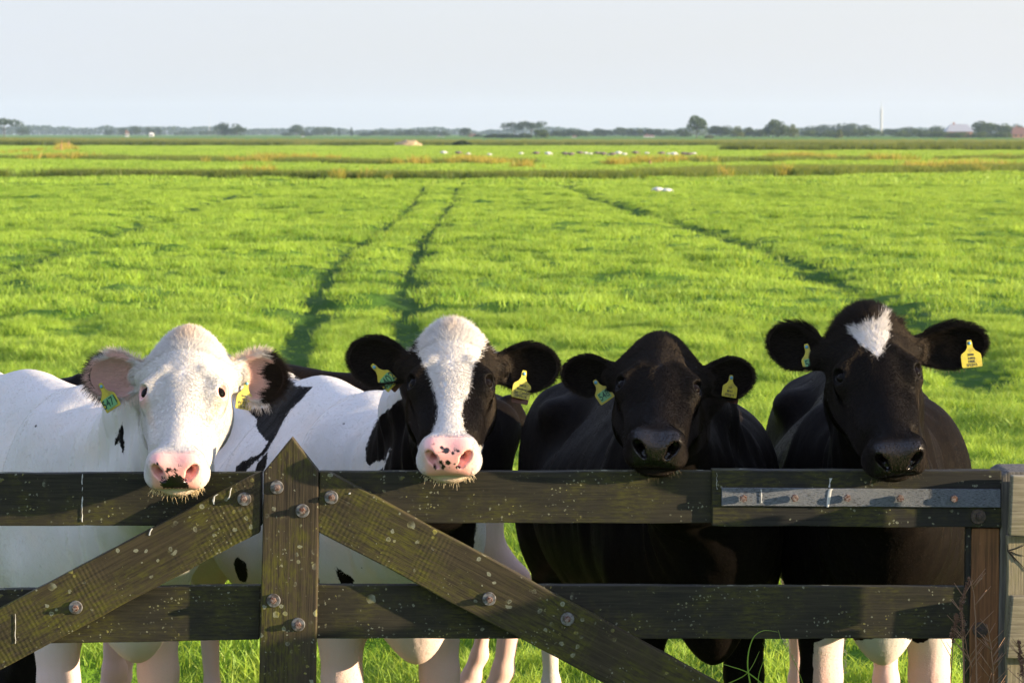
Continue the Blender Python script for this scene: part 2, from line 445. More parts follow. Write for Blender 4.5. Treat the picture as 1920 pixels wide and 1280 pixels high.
def poly_sd(P, poly):
    """signed distance to a 2-D polygon, positive inside"""
    poly = np.array(poly, np.float32); d = np.full(len(P), 1e9); ins = np.zeros(len(P), bool)
    for i in range(len(poly)):
        a, b = poly[i], poly[(i + 1) % len(poly)]
        ab = b - a; t = np.clip(((P - a) @ ab) / (ab @ ab + 1e-12), 0, 1)
        d = np.minimum(d, np.linalg.norm(P - a - t[:, None] * ab, axis=1))
        c = ((a[1] > P[:, 1]) != (b[1] > P[:, 1])) & (P[:, 0] < (b[0] - a[0]) * (P[:, 1] - a[1]) / (b[1] - a[1] + 1e-12) + a[0])
        ins ^= c
    return np.where(ins, d, -d)
def smooth01(x, a, b):
    t = np.clip((x - a) / (b - a), 0, 1); return t * t * (3 - 2 * t)

def head_coords(cw, V):
    ph = ((V - cw.O) @ cw.Hf.T) / cw.hs
    w_ = ph[:, 1] * .643 - ph[:, 2] * .766
    return ph, w_
def add_hair(name, root, V, F, Nn, blk, tan, pink, ph, cw, n_head, n_body, rng):
    """short coat of real strands"""
    tri = np.concatenate([F[:, [0, 1, 2]], F[:, [0, 2, 3]]])
    A = np.linalg.norm(np.cross(V[tri[:, 1]] - V[tri[:, 0]], V[tri[:, 2]] - V[tri[:, 0]]), axis=1)
    cen = V[tri].mean(1); phc = ph[tri].mean(1)
    view = np.array([0, 0, CAM_Z]) - cen; view /= np.linalg.norm(view, axis=1)[:, None]
    ntr = Nn[tri].mean(1)
    face = (ntr * view).sum(1) > -.35
    headm = (phc[:, 1] > -.08) & (phc[:, 1] < .52) & (phc[:, 2] > -.26) & (np.abs(phc[:, 0]) < .36) & (cen[:, 1] < cw.O[1] + .35)
    eyed = np.minimum(np.linalg.norm(phc - np.array([.104, .207, -.040]), axis=1), np.linalg.norm(phc - np.array([-.104, .207, -.040]), axis=1)) < .0235
    bare = eyed | (pink[tri].mean(1) > .5) & (phc[:, 1] > .42) & (phc[:, 2] > -.105)
    out_p, out_r, out_c = [], [], []
    for part, cnt in ((0, n_head), (1, n_body)):
        msk = (headm if part == 0 else ~headm) & face & ~bare
        if part == 1: msk &= cen[:, 2] > .35
        pr = np.where(msk, A, 0); pr = pr / pr.sum()
        t = rng.choice(len(tri), cnt, p=pr); bc = rng.dirichlet((1, 1, 1), cnt)
        g = lambda arr: (arr[tri[t]] * bc[:, :, None]).sum(1) if arr.ndim == 2 else (arr[tri[t]] * bc).sum(1)
        p = g(V); nn = g(Nn); nn /= np.linalg.norm(nn, axis=1)[:, None]; hp = g(ph)
        bk = g(blk) + rng.normal(0, .0035, cnt); tn = g(tan); pk = g(pink)
        if part == 0:
            dl = np.stack([hp[:, 0] * 1.6, (hp[:, 1] - .165), np.zeros(cnt)], 1)
            ear = np.abs(hp[:, 0]) > .14
            upm = (hp[:, 1] < .165); dl[:, 2] = np.where(upm, -.25 * (.165 - hp[:, 1]), 0)
            d = dl @ cw.Hf
            d[ear] = np.stack([np.sign(hp[ear, 0]) * 1.0, np.full(ear.sum(), -.25), np.full(ear.sum(), -.1)], 1)
            L = np.where(hp[:, 1] < .09, .020, .0085) * rng.uniform(.6, 1.3, cnt)
            L = np.where(hp[:, 1] > .30, .0055, L) * cw.furlen
            L = np.where(ear, .016 * cw.earfur, L)
            L = np.where((hp[:, 1] < .05) & (hp[:, 2] > -.08), L * cw.tuft, L)
            rad = .00036
        else:
            d = np.array([-.8, 0, -.9]) @ cw.Bf * np.ones((cnt, 1))
            L = .0072 * rng.uniform(.6, 1.3, cnt) * cw.furlen; rad = .00032
        d = d / (np.linalg.norm(d, axis=1)[:, None] + 1e-6)
        d = d - (d * nn).sum(1)[:, None] * nn; d /= np.linalg.norm(d, axis=1)[:, None] + 1e-6
        d += rng.normal(0, .13, (cnt, 3))
        lift = (.22 if cw is cow1 or cw is cow2 else .30) if part == 0 else .09
        d0 = d + nn * (lift * 1.5); d1 = d + nn * lift * .3
        d0 /= np.linalg.norm(d0, axis=1)[:, None]; d1 /= np.linalg.norm(d1, axis=1)[:, None]
        p0 = p - nn * .0008; p1 = p + d0 * L[:, None] * .5; p2 = p1 + d1 * L[:, None] * .5
        out_p.append(np.stack([p0, p1, p2], 1)); out_r.append(np.tile([rad, rad * .8, rad * .15], (cnt, 1)))
        wc = np.array([.615, .585, .545]); cr = np.array([.66, .50, .35])
        tt = np.clip(tn + rng.normal(0, .08, cnt), 0, 1)[:, None]
        col = wc * (1 - tt) + cr * tt; pk = pk * np.where(np.abs(hp[:, 0]) > .14, 2.0, 1.0) if part == 0 else pk; col = col * (1 - pk[:, None] * .4) + np.array([.8, .42, .33]) * pk[:, None] * .4
        bl = (bk > 0)[:, None]
        bcol = np.array([.0072, .0054, .0042]) * rng.uniform(.7, 1.6, (cnt, 1))
        col = np.where(bl, bcol, col * rng.uniform(.85, 1.08, (cnt, 1)))
        out_c.append(col)
    # whiskers under the chin and the ear fringe
    extra_p, extra_c = [], []
    for k in range(int(cw.whisk * 1.1)):
        s_ = rng.uniform(-1, 1); hp = np.array([s_ * .066, rng.uniform(.425, .492), -.118 - .030 * (1 - s_ * s_) * rng.uniform(.2, 1)])
        p = cw.h2w(hp); L = rng.uniform(.004, .019)
        dv = np.array([s_ * .8, .35, -1.0]) @ cw.Hf; dv += np.array([0, -.1, -.3]) + rng.normal(0, .45, 3); dv /= np.linalg.norm(dv)
        extra_p.append([p, p + dv * L * .5, p + dv * L + np.array([0, 0, -.12 * L])]); extra_c.append(cw.whcol)
    for (r_, s_, u_, n_) in cw.buds:
        for k in range(n_):
            hp = np.array([r_, s_, u_]) + rng.normal(0, .007, 3); p = cw.h2w(hp); dv = np.array([np.sign(r_) * 1.0, -.35, .1]) @ cw.Hf + rng.normal(0, .28, 3); dv /= np.linalg.norm(dv); L = rng.uniform(.02, .042)
            extra_p.append([p, p + dv * L * .5, p + dv * L + np.array([0, 0, .05 * L])]); extra_c.append(cw.budcol if rng.random() > .3 else (.02, .015, .012))
    for (bp, fr, L_, Wd) in cw.earf:
        for k in range(cw.fringe * 2):
            th = rng.uniform(-math.pi, math.pi); rr = .9 + .1 * rng.random()
            x = L_ * (.5 + .48 * math.cos(th)); g_ = .60 + .55 * min(1, (x) / (L_ * .60))
            y = math.sin(th) * Wd * .42 * g_
            base = bp + np.array([x - .02, y, .004]) @ fr
            dv = np.array([math.cos(th) * .8 + .2, math.sin(th), .35 * rng.random()]) @ fr + rng.normal(0, .2, 3); dv /= np.linalg.norm(dv)
            L = rng.uniform(.010, .026) * cw.earfur
            c = np.array(cw.frcol(x / L_, y / Wd)) * rng.uniform(.8, 1.2)
            extra_p.append([base, base + dv * L * .55, base + dv * L + np.array([0, 0, -.15 * L])]); extra_c.append(c)
    out_p.append(np.array(extra_p)); out_r.append(np.tile([.00038, .00032, .00010], (len(extra_p), 1))); out_c.append(np.array(extra_c))
    Pp = np.concatenate(out_p).astype(np.float32); Rr = np.concatenate(out_r).astype(np.float32); Cc = np.concatenate(out_c).astype(np.float32)
    n = len(Pp)
    hc = bpy.data.hair_curves.new(name); hc.add_curves([3] * n)
    hc.attributes['position'].data.foreach_set('vector', (Pp - np.array(rootloc(root), np.float32)).ravel())
    ra = hc.attributes.get('radius') or hc.attributes.new('radius', 'FLOAT', 'POINT'); ra.data.foreach_set('value', Rr.ravel())
    ca = hc.attributes.new('hcol', 'FLOAT_COLOR', 'CURVE'); ca.data.foreach_set('color', np.concatenate([Cc, np.ones((n, 1), np.float32)], 1).ravel())
    hc.materials.append(HAIRM)
    return link(bpy.data.objects.new(name, hc), root)

def uv_sphere(name, c, r, mat, parent, frame=None, sc=(1, 1, 1), n=24):
    bm = bmesh.new(); bmesh.ops.create_uvsphere(bm, u_segments=n, v_segments=n // 2, radius=r)
    fr = Matrix.Identity(3) if frame is None else Matrix([list(map(float, v)) for v in frame]).transposed()
    for v in bm.verts: v.co = fr @ Vector((v.co.x * sc[0], v.co.y * sc[1], v.co.z * sc[2])) + Vector(c)
    return bm_obj(name, bm, mat, parent, True)

def build_cow(cw, mat, colour, n_head=60000, n_body=45000, fine=.0042):
    make_sdf(cw)
    V, F, Nn = surface(cw, fine)
    root = thing('cow', cw.label, 'cow', (float(cw.B0[0]), float(cw.B0[1]), 0), 'cows standing at the gate')
    ph, w_ = head_coords(cw, V); pb = ((V - cw.B0) @ cw.Bf.T) / cw.bs
    dm = dict(ph=ph, w=w_, pb=pb, V=V)
    bodyw = 1 - smooth01(cw.O[1] + .40 - V[:, 1], 0, .14) * smooth01(ph[:, 1], -.16, -.04) * smooth01(ph[:, 2], -.36, -.24)
    nk_ = smooth01(pb[:, 0], .55, .85) * smooth01(V[:, 2], .75, .95)
    rib = smooth01(.45 - np.abs(pb[:, 0] - .05), 0, .15) * smooth01(pb[:, 2], .80, .95) * smooth01(-pb[:, 2], -1.16, -1.05)
    lo = np.array([mnoise.noise(Vector((x * 3.5, y * 3.5, z * 2.2))) for x, y, z in pb.tolist()])
    md = np.array([mnoise.noise(Vector((x * 13, y * 13, z * 4.0 + 7))) for x, y, z in pb.tolist()])
    disp = bodyw * (.012 * lo + .0045 * md * (1 - nk_) + nk_ * .009 * np.sin(pb[:, 0] * 75 + 3 * lo + pb[:, 2] * 14) * (.5 + md) + rib * .0030 * np.sin(pb[:, 0] * 62 + pb[:, 2] * 10 + lo))
    for sy in (-1, 1):      # hollow of the flank and behind the shoulder
        disp -= bodyw * .030 * np.exp(-(((pb - np.array([-.34, sy * .27, 1.13])) / np.array([.13, .15, .11])) ** 2).sum(1))
        disp -= bodyw * .018 * np.exp(-(((pb - np.array([.36, sy * .28, .98])) / np.array([.05, .15, .28])) ** 2).sum(1))
        disp += bodyw * .012 * np.exp(-(((pb - np.array([.56, sy * .22, 1.12])) / np.array([.035, .12, .16])) ** 2).sum(1))
    V = (V + Nn * disp[:, None]).astype(np.float32)
    dm['V'] = V
    headw = smooth01(cw.O[1] + .42 - V[:, 1], 0, .12) * smooth01(ph[:, 1], -.14, -.04) * smooth01(ph[:, 2], -.34, -.22) * (np.abs(ph[:, 0]) < .4)
    dm['hw'] = headw
    blk, tan, pink = colour(cw, dm)
    # bare nose pad
    pad = smooth01(ph[:, 1], .452, .474) * smooth01(ph[:, 2], -.108, -.094) * smooth01(-np.abs(ph[:, 0]), -.068, -.054) * (headw > .5)
    wet = np.clip(pad, 0, 1)
    flow = np.where(headw[:, None] > .5, ph * np.array([1, 1, 1.]), np.stack([pb[:, 0] + pb[:, 2], pb[:, 2] - pb[:, 0], pb[:, 1]], 1) * np.array([.9, .9, .9]))
    body = mesh_np('body', V, F, mat, root, True, dict(blk=('FLOAT', blk), pink=('FLOAT', pink), wet=('FLOAT', wet), tan=('FLOAT', tan),
                   bod=('FLOAT', 1 - headw), flow=('FLOAT_VECTOR', flow)))
    cw.bvh = BVHTree.FromPolygons([Vector(v) for v in V[np.unique(F[(V[F[:, 0]][:, 1] < cw.O[1] + .2)])]] if False else V.tolist(), F.tolist())
    if n_head: add_hair('coat_hair', root, V, F, Nn, blk, tan, np.clip(pink, 0, 1), ph, cw, n_head, n_body, np.random.default_rng(3))
    for s in (-1, 1):
        out = np.array([s * .72, .04, .69]); out /= np.linalg.norm(out)
        c = cw.h2w(np.array([s * .0930, .207, -.0500]))
        uv_sphere('eye', c, .0200 * cw.hs, EYE, root)
        # eyelids: two curved rolls round the opening
        bm = bmesh.new(); t1 = np.array([0, 1, 0]); t2 = np.cross(out, t1); pts = []
        for k in range(25):
            th = k / 24 * 2 * math.pi
            q = np.array([s * .0930, .207, -.0500]) + out * .0125 + t1 * math.cos(th) * .0170 + t2 * math.sin(th) * .0140 - out * (.005 * math.cos(th) ** 2)
            pts.append(cw.h2w(q))
        tube_into(bm, pts, [.0032] * 25, 8)
        bm_obj('eyelid', bm, LIDP if cw.pinklid else LIDK, root, True)
    return root
# ------------------------------------------------------------------ the cows
def wp(pts, d):                                   # flank pattern: polygon in the upright X-Z plane through depth d
    return [(at(x, y, d)[0], at(x, y, d)[2]) for x, y in pts]
def hp_(cw, pts, cx, py0, k=.0014, sk=0.0):       # face pattern: polygon in the face's own (across, down) plane
    return [((x - cx - (y - py0) * sk) * k, (y - py0) * k * cw.wk) for x, y in pts]
def z1(pts, ox, oy, k): return [(ox + x / k, oy + y / k) for x, y in pts]

def col_cow1(cw, D):
    V, ph, w_, hw = D['V'], D['ph'], D['w'], D['hw']
    XZ = V[:, [0, 2]]; RW = np.stack([ph[:, 0], w_], 1)
    blk = poly_sd(XZ, wp([(222, 832), (236, 800), (247, 778), (250, 800), (252, 840), (240, 815)], 7.6))
    blk = np.where(hw > .5, -.02, blk)
    nose = poly_sd(RW, hp_(cw, z1([(680, 1100), (690, 1080), (735, 1055), (745, 1030), (770, 1040), (775, 1005), (795, 1010), (815, 1035), (840, 1065), (862, 1100), (850, 1122), (700, 1128)], 100, 580, 3.367), 331, 630))
    for x, y, r in ((740, 990, 14), (730, 1005, 9), (670, 960, 8), (785, 995, 12), (800, 1005, 9), (810, 970, 6), (700, 1055, 7), (755, 1000, 8), (688, 1078, 8)):
        c = hp_(cw, z1([(x, y)], 100, 580, 3.367), 331, 630)[0]
        nose = np.maximum(nose, r / 3.367 * .0014 - np.hypot(RW[:, 0] - c[0], RW[:, 1] - c[1]))
    nose += .0045 * np.sin(RW[:, 0] * 900 + np.sin(RW[:, 1] * 700)) * np.cos(RW[:, 1] * 800)
    blk = np.where((hw > .5) & (ph[:, 1] > .42) & (ph[:, 2] > -.115), nose, blk)
    # ear rims
    for i, (bp, fr, L, Wd) in enumerate(cw.earf):
        e = (V - bp) @ fr.T
        onear = (np.abs(ph[:, 0]) > .155) & (hw > .3)
        rim = e[:, 0] - L * (.62 + .07 * np.sin(e[:, 1] * 90)) + np.clip(np.abs(e[:, 1]) - .035, 0, .1) * .8
        ring = np.where(e[:, 2] < -.010, rim + .02, rim)
        blk = np.where(onear, np.clip(ring, -.03, .03), blk)
    pink = smooth01(ph[:, 1], .445, .475) * smooth01(ph[:, 2], -.115, -.09) * smooth01(-np.abs(ph[:, 0]), -.075, -.05) * (hw > .5)
    for s in (-1, 1):
        dE = np.linalg.norm((ph - np.array([s * .110, .215, -.052])) * [1, .8, 1], axis=1); pink = np.maximum(pink, .8 * (1 - smooth01(dE, .020, .034)) * (hw > .5))
    for (bp, fr, L, Wd) in cw.earf:
        e = (V - bp) @ fr.T
        pink = np.maximum(pink, .75 * (np.abs(ph[:, 0]) > .15) * (e[:, 2] > -.034) * (hw > .3) * (np.abs(e[:, 1]) < Wd * .42))
    lip = smooth01(ph[:, 1], .40, .44) * smooth01(-ph[:, 2], .105, .12) * (hw > .5)
    belly = smooth01(-V[:, 2], -.70, -.52) * .35 * (hw < .5)
    tan = np.maximum(lip * .8, smooth01(-ph[:, 1], -.085, -.02) * smooth01(-np.abs(ph[:, 0] + .005), -.05, -.01) * (hw > .5) * .8)
    for s in (-1, 1):      # tear marks under the eyes
        t = np.abs(ph[:, 0] - s * (.098 - (ph[:, 1] - .22) * .28)); tan = np.maximum(tan, .55 * (1 - smooth01(t, .003, .012)) * smooth01(ph[:, 1], .215, .235) * smooth01(-ph[:, 1], -.36, -.28) * (hw > .5))
    return blk, np.clip(tan + .12 * (hw < .5), 0, 1), np.maximum(pink, belly)

def col_cow2(cw, D):
    V, ph, w_, hw = D['V'], D['ph'], D['w'], D['hw']
    XZ = V[:, [0, 2]]; RW = np.stack([ph[:, 0], w_], 1)
    z6 = lambda p: z1(p, 380, 640, 2)
    polys = [z6([(75, 265), (160, 250), (200, 190), (240, 150), (360, 138), (330, 175), (280, 220), (250, 280), (230, 320), (200, 370), (150, 410), (120, 445), (80, 490), (70, 440), (110, 410), (180, 370), (205, 330), (150, 315)]),
             z6([(218, 378), (175, 430), (150, 490), (190, 490), (215, 430)]),
             z6([(620, 420), (622, 380), (640, 320), (690, 230), (760, 165), (900, 110), (1180, 100), (1210, 480), (1060, 470), (1030, 640), (1010, 800), (860, 820), (600, 510), (655, 460), (700, 420), (726, 340), (700, 400), (665, 415), (640, 435)]),
             z6([(130, 800), (150, 778), (185, 800), (188, 850), (170, 885), (145, 880), (132, 840)]),
             z6([(452, 720), (470, 790), (492, 850), (490, 940), (455, 940), (462, 860), (455, 800)]),
             z6([(528, 760), (600, 800), (598, 835), (575, 845), (572, 880), (548, 830)]),
             z6([(610, 805), (670, 830), (660, 840)])]
    polys[0] = [(x + 30, y + 10) for x, y in polys[0]]; polys[1] = [(x + 22, y + 4) for x, y in polys[1]]
    blk = np.max([poly_sd(XZ, wp(p, (8.6, 8.5, 7.9, 8.6, 8.3, 8.2, 8.2)[i])) for i, p in enumerate(polys)], axis=0)
    z = lambda p: z1(p, 600, 570, 3.369)
    white = hp_(cw, z([(600, -200), (600, 180), (612, 260), (605, 345), (632, 375), (660, 420), (690, 480), (705, 530), (730, 600), (744, 660), (738, 740), (715, 800), (690, 835), (640, 900), (560, 960), (560, 1300), (1070, 1300), (1060, 930), (985, 905), (950, 860), (905, 780), (897, 700), (905, 630), (938, 570), (950, 500), (955, 430), (975, 385), (1012, 350), (1015, 300), (1025, 220), (1035, 100), (1035, -200)]), 843, 605)
    hb = -poly_sd(RW, white)
    hb = np.where(ph[:, 2] < -.165, .02, hb)
    hb = np.where((ph[:, 1] > .44), np.minimum(hb, -.01), hb)
    nb = -.02 * np.ones(len(V))
    for x, y, a, b in ((800, 918, 20, 15), (785, 925, 14, 10), (775, 895, 9, 8), (843, 933, 13, 13), (857, 907, 6, 8), (880, 918, 5, 4), (772, 992, 12, 14), (785, 1015, 9, 20), (817, 990, 18, 19), (822, 1022, 13, 11), (852, 1000, 6, 5), (877, 1025, 17, 10), (730, 1022, 10, 18), (720, 875, 8, 6), (760, 928, 9, 8)):
        c = hp_(cw, z([(x, y)]), 843, 605)[0]; a *= .0014 / 3.369; b *= .0014 / 3.369
        nb = np.maximum(nb, (1 - np.hypot((RW[:, 0] - c[0]) / a, (RW[:, 1] - c[1]) / b)) * min(a, b))
    hb = np.where((ph[:, 1] > .42) & (ph[:, 2] > -.115), np.maximum(hb * 0 - .02, nb), hb)
    hb = np.where(np.abs(ph[:, 0]) > .115, .03, hb)
    blk = np.where(hw > .5, hb, blk)
    pink = smooth01(ph[:, 1], .435, .470) * smooth01(ph[:, 2], -.115, -.09) * smooth01(-np.abs(ph[:, 0]), -.078, -.048) * (hw > .5)
    lip = smooth01(ph[:, 1], .40, .44) * smooth01(-ph[:, 2], .105, .12) * (hw > .5)
    tan = np.maximum(lip * .8, smooth01(-ph[:, 1], -.10, -.03) * smooth01(-np.abs(ph[:, 0]), -.03, -.004) * (hw > .5) * .45)
    return blk, tan, np.maximum(pink, smooth01(-V[:, 2], -.85, -.5) * .35 * (hw < .5))

def col_cow3(cw, D):
    V, pb, ph, hw = D['V'], D['pb'], D['ph'], D['hw']
    blk = np.where((pb[:, 0] < -.3) & (hw < .5), V[:, 2] - .50, .03)
    nose = smooth01(ph[:, 1], .445, .47) * (hw > .5)
    return blk, blk * 0, nose * .5
def col_cow4(cw, D):
    V, pb, ph, w_, hw = D['V'], D['pb'], D['ph'], D['w'], D['hw']
    RW = np.stack([ph[:, 0], w_], 1)
    leg = V[:, 2] - (.60 + .02 * np.sin(V[:, 0] * 40)); leg = np.where((V[:, 0] > .86) | (pb[:, 0] > .4), leg, V[:, 2] - .5)
    leg = np.where((V[:, 0] < .905) & (pb[:, 0] < .72), .03, leg)
    br = .105 - np.hypot((V[:, 0] - at(1655, 1230, 7.75)[0]) * .9, (V[:, 2] - .56) * 1.2)
    leg = np.minimum(leg, np.where(pb[:, 0] > .6, -br, 1))
    sp = .05 - np.hypot(V[:, 0] - at(1812, 1095, 8.2)[0], V[:, 2] - at(1812, 1095, 8.2)[2]); leg = np.minimum(leg, -sp)
    z = lambda p: z1(p, 1420, 540, 3.2)
    patch = hp_(cw, z([(640, 220), (660, 214), (700, 218), (735, 190), (765, 180), (800, 188), (835, 165), (878, 150), (888, 190), (888, 240), (885, 290), (862, 318), (835, 350), (808, 388), (780, 405), (765, 395), (740, 365), (700, 340), (670, 300), (648, 265)]), 1420 + 765 / 3.2, 564, .0013, .057)
    hb = -poly_sd(RW, patch); hb = np.where(ph[:, 2] < -.10, .03, hb)
    blk = np.where(hw > .5, hb, leg)
    nose = smooth01(ph[:, 1], .445, .47) * (hw > .5)
    return blk, blk * 0, np.maximum(nose * .5, smooth01(-V[:, 2], -.66, -.45) * .5 * (hw < .5))
def col_cow5(cw, D):
    V, pb, ph, hw = D['V'], D['pb'], D['ph'], D['hw']
    blk = np.where((pb[:, 0] < -.55) & (hw < .5), V[:, 2] - .86, V[:, 2] - .55); blk = np.where(hw > .5, .03, blk)
    return blk, blk * 0 + .3, smooth01(-V[:, 2], -.9, -.4) * .5 * (hw < .5)

R_ = math.radians
frw = lambda x, y: (.03, .022, .018) if x > .72 else (.72, .60, .50)
frk = lambda x, y: (.020, .014, .011)
cow1 = Cow(buds=(), budcol=(.5, .4, .3), label='white cow with pale face and black speckled pink nose, chin over the rail', mouth=(331, 911, 6.93), pitch=R_(40), yaw=R_(1), roll=R_(0), hs=1.0,
    leg=((190 - 960) * 7.9 / 5000, 7.95), a=R_(31), bs=.98, nk=1.15, furlen=.85, earfur=1.5, tuft=1.3, whisk=420, whcol=(.78, .60, .36), fringe=900, frcol=frw, pinklid=True, wk=1.0,
    fl=[(0, 0), (0, .0)], hl=[(0, 0), (0, 0)],
    ears=[(-1, (-1, .10, -.02), (.60, -1, -.05), .182, .128), (1, (1, .12, -.06), (-.15, -1, .02), .168, .138)])
cow2 = Cow(buds=((-.082, .062, -.075, 260), (.082, .062, -.075, 260)), budcol=(.62, .55, .48), label='black and white cow with broad white blaze and spotted pink nose', mouth=(842, 886, 6.96), pitch=R_(37.5), yaw=R_(0), roll=R_(0), hs=1.0,
    leg=((728 - 960) * 7.9 / 5000, 8.0), a=R_(23), bs=.96, nk=1.1, furlen=1.0, earfur=.8, tuft=1.5, whisk=260, whcol=(.80, .66, .45), fringe=450, frcol=frk, pinklid=False, wk=1.0,
    fl=[(0, 0), (0, .0)], hl=[(0, 0), (0, 0)],
    ears=[(-1, (-1, .25, .20), (.50, -1, -.15), .20, .135), (1, (1, .10, .02), (-.20, -1, -.05), .20, .135)])
cow3 = Cow(buds=((0, .0, -.05, 200),), budcol=(.05, .03, .02), label='all black cow with plain black face between the blazed and heart marked cows', mouth=(1228, 872, 6.99), pitch=R_(29), yaw=R_(-3), roll=R_(3), hs=1.0,
    leg=((1312 - 960) * 7.85 / 5000, 8.0), a=R_(11), bs=.96, nk=1.15, furlen=.8, earfur=.7, tuft=1.0, whisk=60, whcol=(.1, .08, .06), fringe=350, frcol=frk, pinklid=False, wk=1.0,
    fl=[(0, 0), (0, .0)], hl=[(0, 0), (0, 0)],
    ears=[(-1, (-1, .18, .06), (.25, -1, -.15), .175, .115), (1, (1, .18, .10), (-.15, -1, -.15), .175, .120)])
cow4 = Cow(buds=((.070, .03, -.05, 260), (-.06, .03, -.05, 200)), budcol=(.03, .02, .015), label='black cow with white heart shaped forehead patch and white legs', mouth=(1681, 886, 6.97), pitch=R_(44), yaw=R_(3), roll=R_(-4), hs=1.02,
    leg=((1655 - 960) * 7.9 / 5000, 7.95), a=R_(-3), bs=.98, nk=1.1, furlen=.8, earfur=.8, tuft=2.2, whisk=60, whcol=(.1, .08, .06), fringe=400, frcol=frk, pinklid=False, wk=.88,
    fl=[(0, 0), (0, .0)], hl=[(0, 0), (0, 0)],
    ears=[(-1, (-1, .35, .34), (.25, -1, -.1), .19, .125), (1, (1, .10, .12), (-.15, -1, -.10), .235, .125)])
cow5 = Cow(buds=(), budcol=(0, 0, 0), label='black cow with white hind legs standing sideways behind the white and black ones', mouth=(20, 1330, 9.0), pitch=R_(75), yaw=R_(-80), roll=0, hs=1.0,
    leg=(-1.45, 9.75), a=R_(-90), bs=.915, nk=1.1, furlen=.8, earfur=.8, tuft=1.0, whisk=0, whcol=(.1, .08, .06), fringe=50, frcol=frk, pinklid=False, wk=1.0,
    fl=[(0, 0), (0, .0)], hl=[(0, 0), (0, -.1)],
    ears=[(-1, (0, -1, .1), (-.3, -.3, .5), .18, .12), (1, (0, 1, .1), (-.3, .3, .5), .18, .12)])
coat = coat_mats('cow_coat')
HN = (80000, 90000)
want = DEV.split(',') if DEV else []
for nme, cw, fn in (('1', cow1, col_cow1), ('2', cow2, col_cow2), ('3', cow3, col_cow3), ('4', cow4, col_cow4), ('5', cow5, col_cow5)):
    if DEV and ('c' + nme) not in want: continue
    cw.root = build_cow(cw, coat, fn, *( (0, 0) if ('nohair' in want) else (HN if nme != '5' else (2000, 20000)) ), fine=.0042 if nme != '5' else .012)
# ------------------------------------------------------------------ weathered timber
def wood_mat(name, base, dark, moss=.5, lichen=.5, mosscol=(.075, .072, .010), lcol=(.24, .25, .18), rough=.8, ribs=0.0, seed=0.0):
    m = N(name); o = m.n('VectorMath', {0: m.obj(), 1: (seed, seed * .7, seed * 1.3)}, operation='ADD').outputs[0]
    g1 = m.noise(m.scale(o, (2.5, 30, 75)), 2.0, 5, .65); g2 = m.noise(m.scale(o, (9, 60, 330)), 1.0, 3, .6)
    big = m.noise(o, 3.5, 4, .6)
    col = m.mix(m.ramp(g1, .32, .68), dark, base)
    col = m.mix(m.ramp(g2, .52, .70, 0, .6), col, dark)
    col = m.mix(m.ramp(big, .35, .7, 0, .35), col, (base[0] * 1.5, base[1] * 1.4, base[2] * 1.3))
    mo = m.noise(o, 5.0, 5, .7); mo2 = m.noise(m.scale(o, (20, 60, 90)), 1.5, 4, .7)
    mf = m.math('MULTIPLY', m.ramp(mo, .5 - moss * .12, .62), m.ramp(mo2, .35, .65), clamp=True)
    col = m.mix(m.math('MULTIPLY', mf, min(1, moss * 1.2)), col, mosscol)
    # lichen rosettes
    wob = m.n('VectorMath', {0: o, 1: m.n('VectorMath', {0: m.n('TexNoise', {'Vector': o, 'Scale': 90.0, 'Detail': 3.0}).outputs[1], 'Scale': .010}, operation='SCALE').outputs[0]}, operation='ADD').outputs[0]
    tot = None
    for sc, r, th in ((24.0, .27, .42), (50.0, .28, .50), (105.0, .30, .55)):
        v = m.n('TexVoronoi', {'Vector': wob, 'Scale': sc, 'Randomness': 1.0})
        cellr = m.n('SeparateColor', {0: v.outputs['Color']}).outputs
        rad = m.math('MULTIPLY', r, m.math('ADD', .35, m.math('MULTIPLY', cellr[1], .9)))
        sp = m.math('LESS_THAN', v.outputs['Distance'], rad)
        ring = m.math('MULTIPLY', sp, m.ramp(m.math('DIVIDE', v.outputs['Distance'], rad), .1, .75, .45, 1.0))
        on = m.math('GREATER_THAN', cellr[0], 1 - lichen * th)
        area = m.ramp(m.noise(o, 5.5 + sc * .05, 4, .65), .47, .60, 0, 1.0)
        q = m.math('MULTIPLY', m.math('MULTIPLY', ring, on), area)
        tot = q if tot is None else m.math('MAXIMUM', tot, q)
    lc = m.mix(m.ramp(m.noise(o, 25, 2), .5, .68), lcol, (.26, .24, .055))
    col = m.mix(m.math('MULTIPLY', tot, .75), col, lc)
    h = m.math('ADD', m.math('MULTIPLY', g1, .6), m.math('ADD', m.math('MULTIPLY', g2, .5), m.math('MULTIPLY', tot, .5)))
    if ribs:
        wv = m.n('TexWave', {'Vector': o, 'Scale': 26.0, 'Distortion': 1.2, 'Detail': 2.0}, bands_direction='X').outputs[1]
        wv = m.math('MULTIPLY', wv, m.ramp(m.noise(m.scale(o, (7, 3, 5)), 1.0, 3), .42, .62)); h = m.math('ADD', h, m.math('MULTIPLY', wv, ribs)); col = m.mix(m.math('MULTIPLY', m.ramp(wv, .6, .95), .35 * min(1, ribs)), col, mosscol)
    m.bsdf(Base_Color=col, Roughness=rough, Specular_IOR_Level=.25, Normal=m.bump(h, .0016, 1.0))
    return m.m
W_RAIL = wood_mat('weathered_dark_oak', (.030, .027, .017), (.011, .0105, .008), .45, .62)
W_BRACE = wood_mat('mossy_brown_oak', (.050, .040, .021), (.017, .014, .009), .85, .70, ribs=.25, seed=3.1)
W_UP = wood_mat('upright_oak', (.052, .040, .024), (.018, .014, .010), .80, .50, seed=7.7)
W_STILE = wood_mat('reddish_wood', (.21, .098, .040), (.095, .046, .021), .10, .10, seed=11.0)
W_JOIN = wood_mat('smooth_dark_board', (.022, .021, .017), (.011, .010, .009), .50, .40, seed=5.0)
